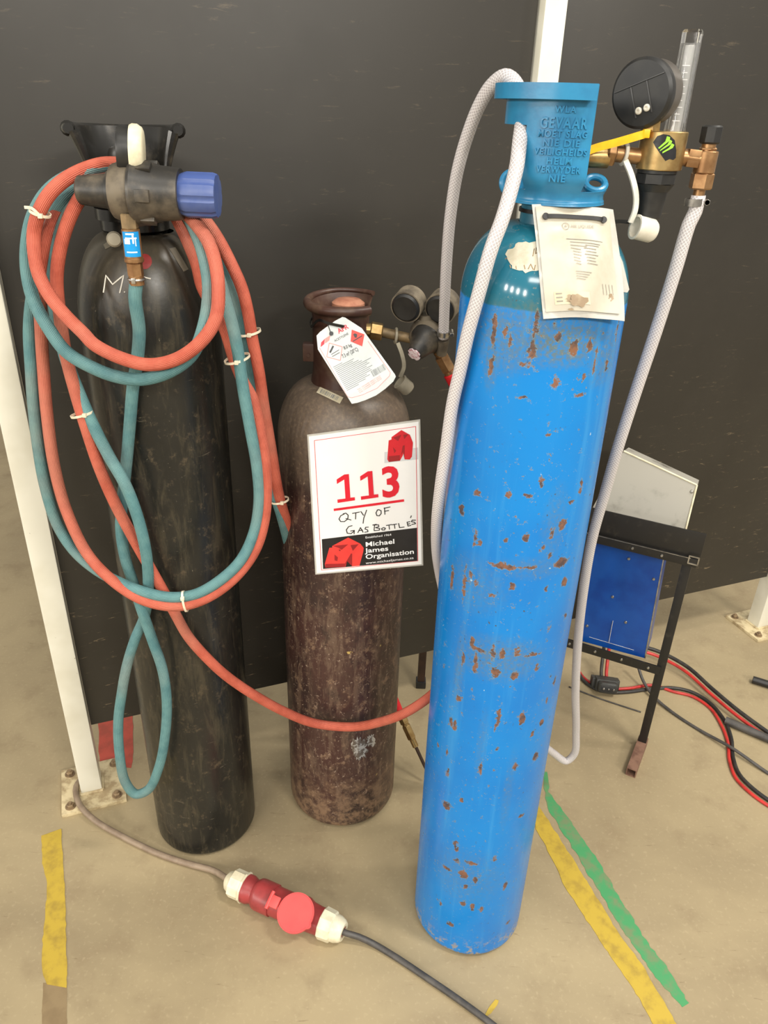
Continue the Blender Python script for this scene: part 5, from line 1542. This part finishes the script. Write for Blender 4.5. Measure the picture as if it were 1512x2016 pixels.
foot(lx); foot(lx + su * left_s)
zr = G(1290, 1312).z
mb = MB(); a = lx + su * left_s; b = lx
mb.bar(a + Vector((0, 0, zr)) + sn * .013, b + Vector((0, 0, zr)) + sn * .013, .004, .026, (0, 0, 1)); mb.bar(a + Vector((0, 0, zr - .012)) + sn * .006, b + Vector((0, 0, zr - .012)) + sn * .006, .014, .003, (0, 0, 1))
lr = mb.build('lower_rail', M_STAND, ST)
zt1 = G(1360, 1095).z; zt2 = G(1368, 1040).z
mb = MB(); mid = (a + b) / 2
mb.box((.335, .004, zt2 - zt1), frame(mid + su * .008 + sn * .016 + Vector((0, 0, (zt1 + zt2) / 2)), (0, 0, 1), su), .001)
tb = mb.build('top_board', M_STAND, ST)
mb = MB(); mb.box((.33, .026, .022), frame(mid + su * .006 + sn * .012 + Vector((0, 0, zt1 - .004)), (0, 0, 1), su), .0012); tr_ = mb.build('top_rail', M_STAND, ST)
mb = MB(); fr = frame(lx + su * .012 + sn * .026 + Vector((0, 0, zt1 + .004)), sn, su)
mb.box((.024, .003, .002), fr @ Matrix.Translation((0, -.010, 0))); mb.box((.024, .003, .002), fr @ Matrix.Translation((0, .010, 0))); mb.box((.003, .02, .002), fr @ Matrix.Translation((-.011, 0, 0))); mb.box((.003, .02, .002), fr @ Matrix.Translation((.011, 0, 0)))
mb.build('tube_end', M_STEEL, tr_, label='bright cut tube end')
mb = MB(); mb.box((.31, .0012, .0015), frame(mid + sn * .0262 + Vector((0, 0, zt1 + .008)), (0, 0, 1), su)); mb.build('worn_edge', M_STEEL, tr_, label='bare worn metal edge')
for s_ in (-.06, -.13): 
    q = lx + su * s_ + sn * .025 + Vector((0, 0, zt1 - .004)); mb = MB(); mb.lathe([(0, 0), (.004, 0), (.003, .0025), (0, .003)], frame(q, sn), 14); mb.build('rivet', M_STEEL, tr_)
for s_ in (-.03, -.10, -.17, -.24):
    q = lx + su * s_ + sn * .0150 + Vector((0, 0, zr)); mb = MB(); mb.lathe([(0, 0), (.004, 0), (.003, .0025), (0, .003)], frame(q, sn), 14); mb.build('rivet', M_STEEL, lr)
# blue panel and case
BX = thing('battery_charger', 'blue metal charger cabinet held in the black stand', 'charger', G(1210, 1290, -.02))
cc = [G(1172, 1058, -.003), G(1308, 1094, -.003), G(1270, 1296, -.003), G(1130, 1258, -.003)]
mb = MB(); mb.slab(cc, -sn * .10); bp = mb.build('cabinet', M_CHG_BLUE, BX)
mb = MB(); csh = Sheet(cc)
mb.slab([csh.p(.99, .0, .0008), csh.p(.99, 1, .0008), csh.p(1.004, 1, .0008), csh.p(1.004, 0, .0008)], -sn * .004); mb.build('panel_edge', M_STEEL, bp, label='bright bare panel edge')
for px, py in ((1238, 1100), (1287, 1140), (1206, 1175), (1232, 1225), (1156, 1232)):
    q = G(px, py, -.0025); mb = MB(); mb.lathe([(0, 0), (.0042, 0), (.003, .0025), (0, .003)], frame(q, sn), 14); mb.build('rivet', M_STEEL, bp)
mb = MB(); mb.ribbon([G(1207, 1222, -.0023), G(1203, 1242, -.0023), G(1199, 1264, -.0023)], .004, .0006, sn); mb.ribbon([G(1160, 1254, -.0023), G(1248, 1280, -.0023)], .0007, .0006, sn); mb.build('scratch', M_CHALK, bp, label='pale scratches')
# grey box on top
HB = thing('metal_box', 'scuffed grey sheet-metal box tilted up behind the black stand top', 'box', G(1265, 1040, -.03))
gn_ = (sn + Vector((0, 0, .25))).normalized(); gp = SP + Vector((0, 0, .55)) - sn * .03
GG = lambda px, py, off=0.0: onpl(px, py, gp + gn_ * off, gn_)
gc_ = [GG(1228, 888), GG(1372, 955), GG(1345, 1062), GG(1150, 1030)]
mb = MB(); mb.slab(gc_, -gn_ * .085); hb = mb.build('box_shell', M_CHG_GREY, HB)
mb = MB()
for p0, p1 in ((gc_[0], gc_[1]), (gc_[1], gc_[2])): mb.cyl(p0, p1, .0025, n=10)
mb.build('folded_edge', M_CREAM_PL, hb, label='pale folded edge')
mb = MB(); q = GG(1362, 968, .0005); mb.lathe([(0, 0), (.0045, 0), (.0032, .0024), (0, .003)], frame(q, gn_), 14); mb.build('rivet', M_STEEL, hb)
# connector plug under the stand
pp = fl(1197, 1355, .030); PD = Vector((-.05, -.85, .30)).normalized(); PM = frame(pp, PD, (1, -.25, 0))
PL = thing('cable_plug', 'black three-pin battery plug lying under the blue cabinet', 'plug', fl(1197, 1362))
mb = MB(); mb.box((.066, .040, .040), PM @ Matrix.Translation((0, 0, -.035)), .006); mb.box((.058, .034, .03), PM @ Matrix.Translation((0, 0, -.008)), .010, 3)
mb.box((.012, .034, .030), PM @ Matrix.Translation((-.036, 0, -.045)), .003); mb.box((.012, .034, .030), PM @ Matrix.Translation((.036, 0, -.045)), .003)
ho = mb.build('plug_housing', pm('dark_plug_plastic', (56, 56, 52), (44, 44, 41), 40, rough=.5), PL)
mb = MB(); mb.box((.046, .022, .002), PM @ Matrix.Translation((0, 0, .0068)), .0008); sk = mb.build('plug_face', M_BLACK_PL, ho)
for x in (-.015, 0, .015):
    mb = MB(); mb.cyl(PM @ Vector((x, 0, .006)), PM @ Vector((x, 0, .012)), .0032 if x else .0022, n=12, ch=.0008); mb.build('pin', M_STEEL, sk)
for dx, mt, nm in ((-.008, M_CABLE_BLACK, 'black_lead'), (.008, M_CABLE_RED, 'red_lead')):
    s0 = PM @ Vector((dx, 0, -.05)); mb = MB(); mb.tube(spline([s0, s0 + Vector((0, .02, .02)), s0 + Vector((.006, .05, .055)), s0 + Vector((.010, .075, .12))], .006), .0052, 12); mb.build(nm, mt, PL)

for o in bpy.data.objects:
    if '_o' in o: del o['_o']
